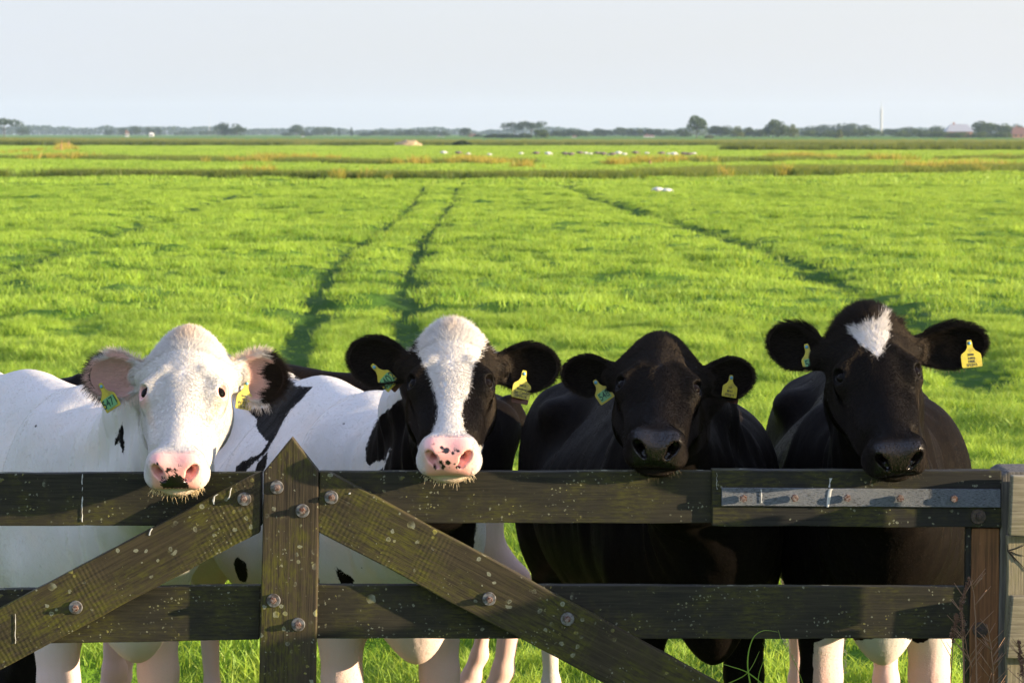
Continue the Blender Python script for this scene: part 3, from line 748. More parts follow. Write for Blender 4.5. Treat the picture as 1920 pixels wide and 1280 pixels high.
W_GREY = wood_mat('bleached_post_timber', (.26, .235, .165), (.13, .115, .08), .25, .06, mosscol=(.15, .15, .04), seed=2.0)
W_GREYD = wood_mat('shade_toned_post', (.135, .125, .105), (.05, .046, .040), .10, .03, seed=9.0)  # darker copy of the post timber, shade of the post's side put into its colour

_m = N('scuffed_grey_metal'); _o = _m.obj()
_f = _m.ramp(_m.noise(_m.scale(_o, (30, 60, 160)), 3.0, 5, .8), .44, .60); _f2 = _m.ramp(_m.noise(_o, 9, 3), .35, .65)
_c = _m.mix(_m.math('MULTIPLY', _f, _m.math('ADD', .45, _m.math('MULTIPLY', _f2, .5))), (.13, .145, .17), (.012, .013, .016))
_m.bsdf(Base_Color=_c, Roughness=.5, Metallic=.25, Normal=_m.bump(_f, .0008, .6)); STRAP = _m.m
_m = N('galvanised_washer'); _m.bsdf(Base_Color=_m.mix(_m.ramp(_m.noise(_m.obj(), 90, 3), .4, .65), (.20, .20, .21), (.085, .07, .06)), Roughness=.5, Metallic=.5); WASH = _m.m
_m = N('rusty_nut'); _m.bsdf(Base_Color=_m.mix(_m.ramp(_m.noise(_m.obj(), 160, 3), .35, .65), (.10, .035, .018), (.25, .20, .18)), Roughness=.6, Metallic=.45, Normal=_m.bump(_m.noise(_m.obj(), 260, 2), .001)); RUST = _m.m
_m = N('faded_iron'); _m.bsdf(Base_Color=_m.mix(_m.ramp(_m.noise(_m.obj(), 120, 3), .4, .65), (.045, .035, .028), (.09, .06, .04)), Roughness=.7, Metallic=.2); IRON = _m.m
DROP = plain('white_dropping', (.50, .50, .48), .9)

def px_poly(pts, y):
    return [at(x, yy, y) for x, yy in pts]
def board(name, pts, y0, y1, mat, parent, along=(1, 0, 0), bev=.003, rough=.0012, cut=.035, seed=0):
    """a plank: outline (px at depth y0) extruded back to y1; its own X axis runs along the grain."""
    P = px_poly(pts, y0); xd = Vector(along).normalized(); yd = Vector((0, 1, 0)); zd = xd.cross(yd)
    M = Matrix((xd, yd, zd)).transposed().to_4x4(); c = Vector(np.mean(P, 0)); c.y = y0
    bm = bmesh.new()
    vs = [bm.verts.new(Vector(p)) for p in P]; f = bm.faces.new(vs)
    if f.normal.y > 0: f.normal_flip()
    f.normal_update()
    if f.normal.y > 0: bmesh.ops.reverse_faces(bm, faces=[f])
    r = bmesh.ops.extrude_face_region(bm, geom=[f]); vv = [g for g in r['geom'] if isinstance(g, bmesh.types.BMVert)]
    bmesh.ops.translate(bm, verts=vv, vec=(0, y1 - y0, 0))
    bmesh.ops.recalc_face_normals(bm, faces=bm.faces)
    Mi = (Matrix.Translation(c) @ M).inverted()
    for v in bm.verts: v.co = Mi @ v.co
    bmesh.ops.bevel(bm, geom=list(bm.edges), offset=bev, segments=2, affect='EDGES', profile=.6)
    # slice along the grain so the edges can be worn unevenly
    xs = [v.co.x for v in bm.verts]; x = min(xs) + cut
    while x < max(xs) - .01:
        bmesh.ops.bisect_plane(bm, geom=list(bm.verts) + list(bm.edges) + list(bm.faces), plane_co=(x, 0, 0), plane_no=(1, 0, 0)); x += cut
    rs = random.Random(seed)
    for v in bm.verts:
        n1 = mnoise.noise(Vector((v.co.x * 6 + seed * 9, v.co.y * 4, v.co.z * 6))); n2 = mnoise.noise(Vector((v.co.x * 32 + seed * 5, v.co.y * 50, v.co.z * 30)))
        v.co.z += n1 * rough * 1.6 + n2 * rough; v.co.y += n1 * rough * .8
    me = bpy.data.meshes.new(name); bm.to_mesh(me); bm.free(); me.materials.append(mat)
    o = bpy.data.objects.new(name, me); link(o, parent)
    o.matrix_basis = Matrix.Translation(-rootloc(parent)) @ Matrix.Translation(c) @ M
    return o

def disc(bm, c, r, h, n=24, rot=0.0, bev=0.0):
    """a short cylinder whose axis is Y, front face towards the camera"""
    res = bmesh.ops.create_cone(bm, cap_ends=True, segments=n, radius1=r, radius2=r * (1 - bev), depth=h)
    M = Matrix.Translation(Vector(c)) @ Matrix.Rotation(rot, 4, 'Y') @ Matrix.Rotation(math.pi / 2, 4, 'X')
    bmesh.ops.transform(bm, matrix=M, verts=res['verts'])
def bolt(px, py, y, parent, R=.0185, rs=1.0, wm=None, nm=None, hexr=.0095, stub=.008):
    c = at(px, py, y); rnd = random.Random(int(px * 7 + py)); tx, tz = rnd.uniform(-.0015, .0015), rnd.uniform(-.0015, .0015)
    bm = bmesh.new(); a = rnd.uniform(0, 1)
    disc(bm, (c[0] + tx, y - .010, c[2] + tz), hexr, .011, 6, a, .12)
    disc(bm, (c[0] + tx, y - .010 - stub * .5, c[2] + tz), hexr * .52, stub, 12, a, .10)
    b = bm_obj('bolt', bm, nm or RUST, parent)
    if R > 0:
        bm = bmesh.new(); disc(bm, (c[0], y - .0025, c[2]), R, .005, 28, 0, .08); bm_obj('washer', bm, wm or WASH, b)
    return b

gate = thing('farm_gate', 'weathered lichen spotted wooden gate with diagonal braces and pointed central upright', 'gate', (0, 7.03, .0))
YR, YB, YU = 7.040, 7.004, 6.998           # front faces: rails, braces, upright
board('top_rail', [(-60, 887), (491, 886), (491, 985), (-60, 986)], YR, YR + .034, W_RAIL, gate, seed=1)
board('top_rail', [(596, 884), (1338, 883), (1338, 980), (596, 981)], YR, YR + .034, W_RAIL, gate, seed=2)
board('top_rail', [(1335, 882), (1878, 883), (1878, 988), (1335, 986)], YR - .012, YR + .036, W_JOIN, gate, seed=3)
board('lower_rail', [(-60, 1106), (488, 1097), (486, 1199), (-60, 1208)], YR, YR + .034, W_RAIL, gate, seed=4)
board('lower_rail', [(593, 1096), (1816, 1100), (1816, 1197), (591, 1197)], YR, YR + .034, W_RAIL, gate, seed=5)
board('upright', [(547, 820), (597, 884), (597, 1000), (588, 1420), (483, 1420), (491, 1000), (494, 884)], YU, YU + .042, W_UP, gate, along=(0.02, 0, 1), seed=6, bev=.0035)
board('brace', [(489, 884), (487, 998), (-80, 1298), (-80, 1182), (470, 892)], YB, YB + .036, W_BRACE, gate, along=(1, 0, .53), seed=7)
board('brace', [(600, 884), (615, 884), (1440, 1330), (1250, 1342), (595, 996)], YB, YB + .036, W_BRACE, gate, along=(1, 0, -.533), seed=8)
board('end_stile', [(1822, 990), (1874, 990), (1870, 1500), (1815, 1500)], YR - .004, YR + .04, W_STILE, gate, along=(0, 0, 1), seed=9)
board('stile_edge', [(1812, 988), (1823, 988), (1816.5, 1500), (1806, 1500)], YR + .002, YR + .03, W_JOIN, gate, along=(0, 0, 1), seed=12)
strap = board('hinge_strap', [(1353, 914), (1876, 917), (1876, 951), (1353, 948)], YR - .020, YR - .0125, STRAP, gate, bev=.0015, rough=.0003, seed=10)
for x, y in ((519, 913), (567, 957), (513, 1125), (559, 1170)): bolt(x, y, YU, gate)
for x, y in ((458, 935), (142, 1138), (621, 932), (917, 1122), (1064, 1160)): bolt(x, y, YB, gate)
for x in (1394, 1490, 1588, 1688, 1788): bolt(x, 933 + (x - 1394) * .004, YR - .020, gate, 0, hexr=.0105, stub=.006)
for x, y in ((1834, 968), (1838, 1180)): bolt(x, y, YR - (.012 if y < 1000 else .004), gate, .021, wm=IRON, nm=IRON)
def streak(pts, y, parent, w=2.2, seed=0):
    bm = bmesh.new(); rs = random.Random(seed); P = []
    for i, (x, yy) in enumerate(pts): P.append((at(x, yy, y - .0012), w * .0014 * rs.uniform(.25, 1.2)))
    n = len(P)
    L = [bm.verts.new(Vector(p) + Vector((-r * .5, 0, 0))) for p, r in P]; C_ = [bm.verts.new(Vector(p) + Vector((0, -.0014, 0))) for p, r in P]; R2 = [bm.verts.new(Vector(p) + Vector((r * .5, 0, 0))) for p, r in P]
    for i in range(n - 1):
        bm.faces.new((L[i], C_[i], C_[i + 1], L[i + 1])); bm.faces.new((C_[i], R2[i], R2[i + 1], C_[i + 1]))
    return bm_obj('dropping_streak', bm, DROP, parent, True)
def vs(x, y0, y1, n=9, j=.8, seed=0):
    r = random.Random(seed); return [(x + r.uniform(-j, j) * 1.3, y0 + (y1 - y0) * i / (n - 1)) for i in range(n)]
for a_, y_, w_ in ((vs(154, 888, 908, 5), YR, 2.0), (vs(154, 912, 920, 3), YR, 1.2), (vs(154, 930, 978, 9), YR, 2.6), (vs(29, 1150, 1206, 9, .6, 3), YB, 1.8),
                   ([(434, 914), (432, 920), (431, 928), (428, 935)], YB, 3.0), ([(408, 926), (402, 930), (400, 938), (401, 945)], YB, 4.0), ([(285, 990), (281, 997), (280, 1003)], YB, 4.0),
                   (vs(1427, 917, 942, 6, .7, 5), YR - .020, 3.0), ([(1558, 896), (1556, 905), (1555, 913)], YR - .012, 5.0), ([(1559, 916), (1556, 920), (1554, 935), (1552, 950)], YR - .020, 7.0),
                   (vs(1344, 886, 917, 7, .7, 8), YR - .012, 1.2),
                   ([(656, 923), (655, 926)], YB, 4)):
    streak(a_, y_, gate, w_, int(a_[0][0]))

# right hand post with its boards
post = thing('fence_post', 'grey weathered post with stacked horizontal boards at the right edge', 'fence post', (at(1950, 900, 7.0)[0], 7.0, 0))
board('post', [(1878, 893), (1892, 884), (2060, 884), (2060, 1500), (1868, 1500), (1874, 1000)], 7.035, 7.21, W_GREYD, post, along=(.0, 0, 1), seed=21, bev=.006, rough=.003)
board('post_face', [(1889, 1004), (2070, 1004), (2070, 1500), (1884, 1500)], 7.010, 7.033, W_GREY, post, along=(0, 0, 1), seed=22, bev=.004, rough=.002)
board('board', [(1898, 893), (2420, 890), (2420, 1003), (1893, 1004)], 6.975, 7.0085, W_GREY, post, along=(1, 0, 0), seed=23, bev=.004)
board('board', [(1898, 1119), (2420, 1119), (2420, 1232), (1887, 1233)], 6.975, 7.0085, W_GREY, post, along=(1, 0, 0), seed=24, bev=.004)
board('board', [(1893, 1345), (2420, 1345), (2420, 1455), (1885, 1455)], 6.975, 7.0085, W_GREY, post, along=(1, 0, 0), seed=25, bev=.004)
bm = bmesh.new()
c0 = at(1890, 1033, 7.0085)
for (dx, dy, n_) in ((38, -14, 5), (30, 10, 4), (34, 38, 6), (14, 20, 4), (-2, -14, 3)):
    pts = [Vector(at(1890 + dx * t / n_ + random.uniform(-1, 1), 1033 + dy * (t / n_) ** 1.2 + random.uniform(-1, 1), 7.0085)) for t in range(n_ + 1)]
    tube_into(bm, pts, [.0016 * (1 - .8 * t / n_) + .0003 for t in range(n_ + 1)], 4)
bm_obj('crack', bm, plain('crack_dark', (.01, .009, .007), 1), post)

# the fence goes on from the post, bending towards the road
wing = thing('wooden_fence', 'close boarded grey fence running on from the right post towards the road', 'fence', (1.45, 6.92, 0))
pa, pb_ = np.array([1.43, 6.936]), np.array([2.40, 6.44]); dr = (pb_ - pa) / np.linalg.norm(pb_ - pa); nrm_ = np.array([dr[1], -dr[0]])
def wbox(name, t0, t1, z0, z1, o0, o1, mat, par):
    bm = bmesh.new(); bmesh.ops.create_cube(bm, size=1, matrix=Matrix.Diagonal((t1 - t0, o1 - o0, z1 - z0, 1))); bmesh.ops.bevel(bm, geom=list(bm.edges), offset=.004, segments=2, affect='EDGES')
    me = bpy.data.meshes.new(name); bm.to_mesh(me); bm.free(); me.materials.append(mat); o = link(bpy.data.objects.new(name, me), par)
    c = pa + dr * (t0 + t1) / 2 + nrm_ * (o0 + o1) / 2; X_ = Vector((dr[0], dr[1], 0)); Z_ = Vector((0, 0, 1)); Y_ = Z_.cross(X_)
    o.matrix_basis = Matrix.Translation(Vector((c[0], c[1], (z0 + z1) / 2)) - rootloc(par)) @ Matrix((X_, Y_, Z_)).transposed().to_4x4(); return o
Lw = float(np.linalg.norm(pb_ - pa))
for k in range(7): wbox('board', 0, Lw, 1.195 - .165 * (k + 1) + .008, 1.195 - .165 * k, 0, .028, W_GREY, wing)
for t0 in (.10, Lw - .16): wbox('post', t0, t0 + .10, -.3, 1.22, .031, .13, W_GREYD, wing)
# ------------------------------------------------------------------ ear tags
_m = N('yellow_tag_plastic'); _m.bsdf(Base_Color=_m.mix(_m.ramp(_m.noise(_m.obj(), 60, 4), .45, .7), (.46, .39, .03), (.30, .25, .035)), Roughness=.35, Subsurface_Weight=.15, Subsurface_Radius=(.004, .003, .001), Subsurface_Scale=1.0); TAGY = _m.m
TAGG = plain('green_number_panel', (.13, .34, .14), .4); INK = plain('tag_ink', (.015, .018, .02), .6); INKG = plain('tag_green_ink', (.01, .06, .03), .5)
STUD = plain('tag_stud', (.10, .30, .42), .3); REDT = plain('dark_red_tag_back', (.12, .03, .015), .4)
BOTTLE = [(-.10, 1.0), (.10, 1.0), (.14, .90), (.14, .74), (.24, .62), (.46, .50), (.50, .42), (.50, .04), (.46, 0), (-.46, 0), (-.50, .04), (-.50, .42), (-.46, .50), (-.24, .62), (-.14, .74), (-.14, .90)]
def flat(name, pts, M, th, mat, parent):
    bm = bmesh.new(); f = bm.faces.new([bm.verts.new(Vector((x, -th / 2, z))) for x, z in pts])
    r = bmesh.ops.extrude_face_region(bm, geom=[f]); bmesh.ops.translate(bm, verts=[g for g in r['geom'] if isinstance(g, bmesh.types.BMVert)], vec=(0, th, 0))
    bmesh.ops.recalc_face_normals(bm, faces=bm.faces); bmesh.ops.bevel(bm, geom=list(bm.edges), offset=th * .3, segments=1, affect='EDGES')
    bmesh.ops.transform(bm, matrix=M, verts=bm.verts); return bm_obj(name, bm, mat, parent)
def text(name, body, M, size, mat, parent, wide=1.0):
    cu = bpy.data.curves.new(name, 'FONT'); cu.body = body; cu.size = size; cu.extrude = .00025; cu.align_x = 'CENTER'; cu.align_y = 'CENTER'; cu.offset = size * .012
    to = bpy.data.objects.new(name, cu); SC.collection.objects.link(to); bpy.context.view_layer.update()
    me = bpy.data.meshes.new_from_object(to.evaluated_get(bpy.context.evaluated_depsgraph_get())); bpy.data.objects.remove(to); bpy.data.curves.remove(cu)
    me.transform(M @ Matrix.Rotation(math.pi / 2, 4, 'X') @ Matrix.Diagonal((wide, 1, 1, 1))); me.transform(Matrix.Translation(-rootloc(parent)))
    me.materials.clear(); me.materials.append(mat); return link(bpy.data.objects.new(name, me), parent)
def ear_tag(cw, px, py, w_, h_, roll, yaw, lines=None, number=None, pitch=R_(-12), back=None):
    """hangs from the ear's inner face; px,py is where its stud meets the ear"""
    if not hasattr(cw, 'bvh'): return
    o = Vector((0, 0, CAM_Z)); r = Vector(ray(px, py)).normalized(); hit = cw.bvh.ray_cast(o, r)
    p = (hit[0] if hit[0] is not None else Vector(at(px, py, 7.15))) - r * .020
    R = Matrix.Rotation(roll, 4, 'Y') @ Matrix.Rotation(yaw, 4, 'Z') @ Matrix.Rotation(pitch, 4, 'X')
    M = Matrix.Translation(p) @ R @ Matrix.Translation((0, 0, -h_ * .93))
    pts = [(x * w_, z * h_) for x, z in BOTTLE]
    t = flat('ear_tag', pts, M, .0022, TAGY, cw.root)
    if number:
        g = flat('number_panel', [(x * w_ * .70, h_ * z) for x, z in ((-.5, .07), (.5, .07), (.5, .46), (-.5, .46))], M @ Matrix.Translation((0, -.0018, 0)), .0010, TAGG, t)
        text('lettering', number, M @ Matrix.Translation((0, -.0028, h_ * .265)), h_ * .40, INKG, t, .76)
    if lines:
        for i, l in enumerate(lines):
            n = len(lines); z = h_ * (.52 - .50 * (i + .5) / n)
            text('lettering', l, M @ Matrix.Translation((random.uniform(-.001, .001), -.0016, z)), h_ * (.115 if i < n - 2 else .150), INK, t, .9)
    bm = bmesh.new(); bmesh.ops.create_uvsphere(bm, u_segments=14, v_segments=8, radius=.0048); bmesh.ops.transform(bm, matrix=M @ Matrix.Translation((0, -.002, h_ * .88)) @ Matrix.Diagonal((1, .6, 1, 1)), verts=bm.verts)
    bm_obj('stud', bm, STUD, t, True)
    if back:
        Mb = M @ Matrix.Translation((back[0], .022, back[1])); flat('back_tag', [(x * .9, z * .9) for x, z in pts], Mb, .002, REDT, t)
    return t
S_ = .0014
if not DEV or 'tags' in DEV:
    ear_tag(cow1, 189, 722, 36 * S_, 58 * S_, R_(-34), R_(-14), number='5471')
    ear_tag(cow1, 463, 716, 34 * S_, 58 * S_, R_(14), R_(28), lines=['Snoek', '7812', 'W 2206', '10/4/15'])
    ear_tag(cow2, 700, 686, 34 * S_, 62 * S_, R_(-48), R_(-12), number='5402', back=(.004, -.010))
    ear_tag(cow2, 983, 698, 40 * S_, 56 * S_, R_(14), R_(22), lines=['20812', 'Bontkop', 'Jan Candy', '10/05/16'], back=(.010, -.012))
    ear_tag(cow3, 1116, 715, 34 * S_, 50 * S_, R_(-36), R_(-10), number='548')
    ear_tag(cow3, 1371, 706, 34 * S_, 44 * S_, R_(12), R_(24), lines=['2131', 'M161', '07/12/15'], back=(.022, -.012))
    ear_tag(cow4, 1512, 648, 36 * S_, 54 * S_, R_(-18), R_(-12), number='546')
    ear_tag(cow4, 1817, 641, 42 * S_, 54 * S_, R_(-4), R_(10), lines=['20481', '3.0856', 'FRIK', '5/12/15'])
# ------------------------------------------------------------------ the ground
def gp(pts): return [tuple(ground(x, y)[:2]) for x, y in pts]
RUTS = [gp([(800, 345), (795, 355), (770, 390), (720, 430), (670, 465), (640, 490), (622, 518), (590, 570), (560, 640), (540, 720)]),
        gp([(858, 352), (855, 360), (845, 385), (820, 420), (800, 450), (775, 490), (765, 520), (764, 600), (766, 650), (770, 720)])]
FURR = [gp([(1040, 340), (1130, 380), (1280, 425), (1400, 460), (1520, 510), (1640, 560), (1760, 640), (1850, 720)]),
        gp([(520, 345), (400, 380), (250, 430), (100, 480), (-60, 530)])]
FAINT = [gp([(960, 375), (1010, 410), (1060, 440)]), gp([(1230, 345), (1500, 390), (1920, 450)]), gp([(950, 345), (990, 380), (1060, 425), (1180, 500)])]
def pdist(P, line):
    d = np.full(len(P), 1e9)
    for a, b in zip(line, line[1:]):
        a, b = np.array(a), np.array(b); ab = b - a; t = np.clip(((P - a) @ ab) / (ab @ ab), 0, 1); d = np.minimum(d, np.linalg.norm(P - a - t[:, None] * ab, axis=1))
    return d
_rg = np.random.default_rng(11)
_K = [(_rg.uniform(-1, 1, 2) / s_, _rg.uniform(0, 6.28), a_) for s_, a_ in ((.35, .010), (.45, .010), (.6, .012), (.8, .014), (1.1, .016), (1.5, .016), (2.2, .018), (3.5, .02), (6, .02), (.5, .010), (1.9, .015), (9, .02)) for _ in range(3)]
DITCH = [(gp([(-400, 337), (0, 332), (480, 335), (960, 337), (1300, 334), (1400, 329), (1920, 323), (2300, 322)]), 2.2), (gp([(-500, 297), (200, 299), (700, 308), (1200, 306), (1560, 301), (2400, 296)]), 3.2)]
def hfun(P):
    z = np.zeros(len(P))
    for k, ph_, a_ in _K: z += a_ * np.sin(P @ (k * 6.28) + ph_ + 1.2 * np.sin(P @ (k[::-1] * 2.7)))
    z *= .78
    for l in RUTS: z -= .10 * np.exp(-(pdist(P, l) / .20) ** 2)
    for l in FURR: d = pdist(P, l); z -= .11 * np.exp(-(d / .36) ** 2)
    for l, wd in DITCH: z -= .5 * np.exp(-(pdist(P, l) / wd) ** 2)
    return z
m = N('meadow_soil'); p_ = m.pos()
n1 = m.noise(p_, .35, 5, .6); n2 = m.noise(m.scale(p_, (1, .35, 1)), 2.4, 5, .7)
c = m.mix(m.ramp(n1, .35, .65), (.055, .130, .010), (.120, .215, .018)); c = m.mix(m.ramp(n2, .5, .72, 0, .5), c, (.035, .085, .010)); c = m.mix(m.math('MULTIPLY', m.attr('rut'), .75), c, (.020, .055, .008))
m.bsdf(Base_Color=c, Roughness=.9, Specular_IOR_Level=.1, Normal=m.bump(m.noise(p_, 5, 5, .7), .12, .8)); GROUND = m.m
ys = np.concatenate([np.linspace(-40, 6, 24), 6 * (3790 / 6) ** (np.linspace(0, 1, 560))[1:]])
u = np.linspace(-1, 1, 341); us = np.sign(u) * (.25 * np.abs(u) + .75 * np.abs(u) ** 2.4)
W = np.maximum(32, .29 * ys + 12)
X = W[:, None] * us[None, :]; Y = np.repeat(ys[:, None], len(u), 1)
P2 = np.stack([X.ravel(), Y.ravel()], 1); Z = hfun(P2)
Z *= 1 - smooth01(P2[:, 1], 200, 500)
idx = np.arange(P2.shape[0]).reshape(X.shape)
Fg = np.stack([idx[:-1, :-1], idx[:-1, 1:], idx[1:, 1:], idx[1:, :-1]], -1).reshape(-1, 4)
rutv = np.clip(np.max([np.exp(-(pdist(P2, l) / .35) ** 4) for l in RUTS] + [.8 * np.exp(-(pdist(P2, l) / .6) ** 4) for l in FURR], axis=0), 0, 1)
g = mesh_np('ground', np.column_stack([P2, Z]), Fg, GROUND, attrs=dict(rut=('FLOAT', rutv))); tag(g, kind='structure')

# ------------------------------------------------------------------ grass
def grass_mat(name, a, b, dry, tipw=.25, dryamt=.3, sc=.5):
    m = N(name); p_ = m.pos(); hgt = m.attr('t')
    big = m.noise(p_, sc * .3, 4, .6); n = m.noise(m.scale(p_, (1, .4, 1)), sc * 5, 4, .65)
    c = m.mix(m.ramp(m.math('ADD', m.math('MULTIPLY', n, .6), m.math('MULTIPLY', big, .4)), .38, .62), a, b)
    rnd = m.attr('rnd')
    c = m.mix(m.math('MULTIPLY', m.ramp(rnd, .80, .98), dryamt), c, dry)
    c = m.mix(m.math('MULTIPLY', m.math('MULTIPLY', hgt, hgt), tipw), c, dry)
    pr = m.n('BsdfPrincipled', {'Base Color': c, 'Roughness': .5, 'Specular IOR Level': .25})
    tr = m.n('BsdfTranslucent', {'Color': m.mix(.55, c, (.50, .56, .05))})
    mx = m.n('MixShader', {0: .42, 1: pr.outputs[0], 2: tr.outputs[0]}); m.t.links.new(mx.outputs[0], m.out.inputs[0]); return m.m
def clump(name, n, R, hgt, wd, mat, seed, lean=.5, seg=3):
    r = np.random.default_rng(seed); V, F, T, Q = [], [], [], []
    for i in range(n):
        a = r.uniform(0, 6.283); rad = R * math.sqrt(r.random()); b = np.array([math.cos(a) * rad, math.sin(a) * rad, -.015])
        h = hgt * r.uniform(.45, 1.15); la = r.uniform(0, 6.283); ln = lean * r.uniform(.2, 1.2) * h; dv = np.array([math.cos(la), math.sin(la), 0])
        fa = r.uniform(0, 3.14); sd = np.array([math.cos(fa), math.sin(fa), 0]) * wd * r.uniform(.6, 1.3) * .5; rn = r.random(); s0 = len(V)
        for k in range(seg + 1):
            t = k / seg; c = b + dv * ln * t ** 1.8 + np.array([0, 0, h * (t - .22 * t * t * lean)])
            if k < seg: V += [c - sd * (1 - t * .55), c + sd * (1 - t * .55)]; T += [t, t]; Q += [rn, rn]
            else: V.append(c); T.append(t); Q.append(rn)
        for k in range(seg - 1): q = s0 + 2 * k; F += [(q, q + 1, q + 3), (q, q + 3, q + 2)]
        q = s0 + 2 * (seg - 1); F.append((q, q + 1, q + 2))
    me_o = mesh_np(name, V, F, mat, None, True, dict(t=('FLOAT', T), rnd=('FLOAT', Q))); me = me_o.data
    SC.collection.objects.unlink(me_o); return me_o
def scatter(name, P, sc, objs, kindlabel=None):
    """instances of the clumps on a vertex cloud, geometry nodes"""
    coll = bpy.data.collections.new(name + '_tufts')
    for o in objs: coll.objects.link(o)
    me = bpy.data.meshes.new(name); me.vertices.add(len(P)); me.vertices.foreach_set('co', np.asarray(P, np.float32).ravel())
    r = np.random.default_rng(5)
    for an, v in (('rz', r.uniform(0, 6.283, len(P))), ('sc', sc)):
        a = me.attributes.new(an, 'FLOAT', 'POINT'); a.data.foreach_set('value', np.asarray(v, np.float32))
    a = me.attributes.new('ix', 'INT', 'POINT'); a.data.foreach_set('value', r.integers(0, len(objs), len(P)).astype(np.int32))
    o = link(bpy.data.objects.new(name, me)); tag(o, kind='stuff')
    ng = bpy.data.node_groups.new(name, 'GeometryNodeTree'); ng.interface.new_socket('Geometry', in_out='INPUT', socket_type='NodeSocketGeometry'); ng.interface.new_socket('Geometry', in_out='OUTPUT', socket_type='NodeSocketGeometry')
    L = ng.links; gi = ng.nodes.new('NodeGroupInput'); go = ng.nodes.new('NodeGroupOutput'); iop = ng.nodes.new('GeometryNodeInstanceOnPoints'); ci = ng.nodes.new('GeometryNodeCollectionInfo')
    ci.inputs['Collection'].default_value = coll; ci.inputs['Separate Children'].default_value = True; ci.inputs['Reset Children'].default_value = True
    def na(n_, t_):
        q = ng.nodes.new('GeometryNodeInputNamedAttribute'); q.data_type = t_; q.inputs['Name'].default_value = n_; return [s for s in q.outputs if s.enabled and s.name == 'Attribute'][0]
    cx = ng.nodes.new('ShaderNodeCombineXYZ'); L.new(na('rz', 'FLOAT'), cx.inputs[2])
    L.new(gi.outputs[0], iop.inputs['Points']); L.new(ci.outputs[0], iop.inputs['Instance']); iop.inputs['Pick Instance'].default_value = True
    L.new(na('ix', 'INT'), iop.inputs['Instance Index']); L.new(cx.outputs[0], iop.inputs['Rotation']); L.new(na('sc', 'FLOAT'), iop.inputs['Scale']); L.new(iop.outputs[0], go.inputs[0])
    mo = o.modifiers.new('tufts', 'NODES'); mo.node_group = ng; return o
GM = grass_mat('pasture_grass', (.095, .235, .014), (.335, .515, .052), (.45, .44, .14), .22, .35)
rg = np.random.default_rng(21)
def wedge(y0, y1, dens, xm=.29, pad=2.2):
    """random points over the strip of meadow the gate looks out on"""
    A = xm * (y1 * y1 - y0 * y0) + 2 * pad * (y1 - y0); n = int(A * dens)
    y = np.sqrt(rg.uniform(y0 * y0, y1 * y1, n)); x = rg.uniform(-1, 1, n) * (xm * y + pad); return np.column_stack([x, y])
def tracks(P):
    d = np.min([pdist(P, l) for l in RUTS], axis=0); f = 1 - .88 * np.exp(-(d / .24) ** 4) 
    for l in FURR: f *= 1 - .55 * np.exp(-(pdist(P, l) / .42) ** 4)
    for l in FAINT: f *= 1 - .25 * np.exp(-(pdist(P, l) / .35) ** 2)
    return f
def nz2(P, s, seed=0):
    return np.array([mnoise.noise(Vector((x / s, y / s, seed))) for x, y in P])
def lay(name, P, base, objs, trk=True, amp=.55):
    n_ = nz2(P, 1.3) * .6 + nz2(P, .45, 5) * .5
    sc = base * (1 + amp * n_ * 1.6) * (tracks(P) if trk else 1) * rg.uniform(.75, 1.25, len(P))
    return scatter(name, np.column_stack([P, hfun(P)]), np.clip(sc, .12, 9), objs)
near = [clump('tuft', 70, .13, .105, .0055, GM, i, .75) for i in range(6)]
mid = [clump('tuft', 60, .26, .120, .013, GM, 20 + i, .8, 2) for i in range(5)]
far_ = [clump('tuft', 60, .7, .16, .035, GM, 40 + i, .8, 2) for i in range(4)]
if not DEV or 'field' in DEV:
    lay('grass', wedge(7.4, 30, 62), 1.0, near)
    lay('meadow_grass', wedge(30, 105, 13), 1.0, mid)
    lay('far_meadow_grass', wedge(105, 430, 1.5, pad=4), 1.1, far_, trk=False, amp=.35)

# taller growth: ditch banks, docks, reeds
TG = grass_mat('ditch_grass', (.018, .060, .012), (.050, .115, .016), (.20, .17, .06), .35, .5, .2)
DK = grass_mat('autumn_dock', (.22, .20, .022), (.38, .25, .035), (.50, .36, .10), .4, .6, .3)
RD = grass_mat('dark_reed', (.010, .034, .010), (.024, .052, .016), (.09, .09, .03), .25, .3, .05)
RD2 = grass_mat('brown_reed', (.060, .085, .025), (.10, .11, .035), (.20, .16, .07), .4, .5, .05)
tg = [clump('tuft', 60, .5, .42, .030, TG, 60 + i, .7, 2) for i in range(3)]; dk = [clump('tuft', 34, .35, .60, .05, DK, 70 + i, .5, 2) for i in range(3)]
rd = [clump('tuft', 50, 1.6, 2.0, .16, RD, 80 + i, .3, 2) for i in range(3)]; rd2 = [clump('tuft', 50, 1.6, 2.2, .16, RD2, 90 + i, .3, 2) for i in range(3)]
def along(line, n, spread, thr=None, seed=0, s=9.0, bias=0.0):
    L = np.array(line); seg = np.linalg.norm(np.diff(L, axis=0), axis=1); cs = np.concatenate([[0], np.cumsum(seg)])
    t = rg.uniform(0, cs[-1], n); i = np.clip(np.searchsorted(cs, t) - 1, 0, len(seg) - 1); f = ((t - cs[i]) / seg[i])[:, None]
    P = L[i] * (1 - f) + L[i + 1] * f; P = P + np.column_stack([rg.normal(0, .3, n), rg.normal(bias, spread, n)])
    if thr is not None: P = P[nz2(P * np.array([1, .3]), s, seed) > thr]
    return P
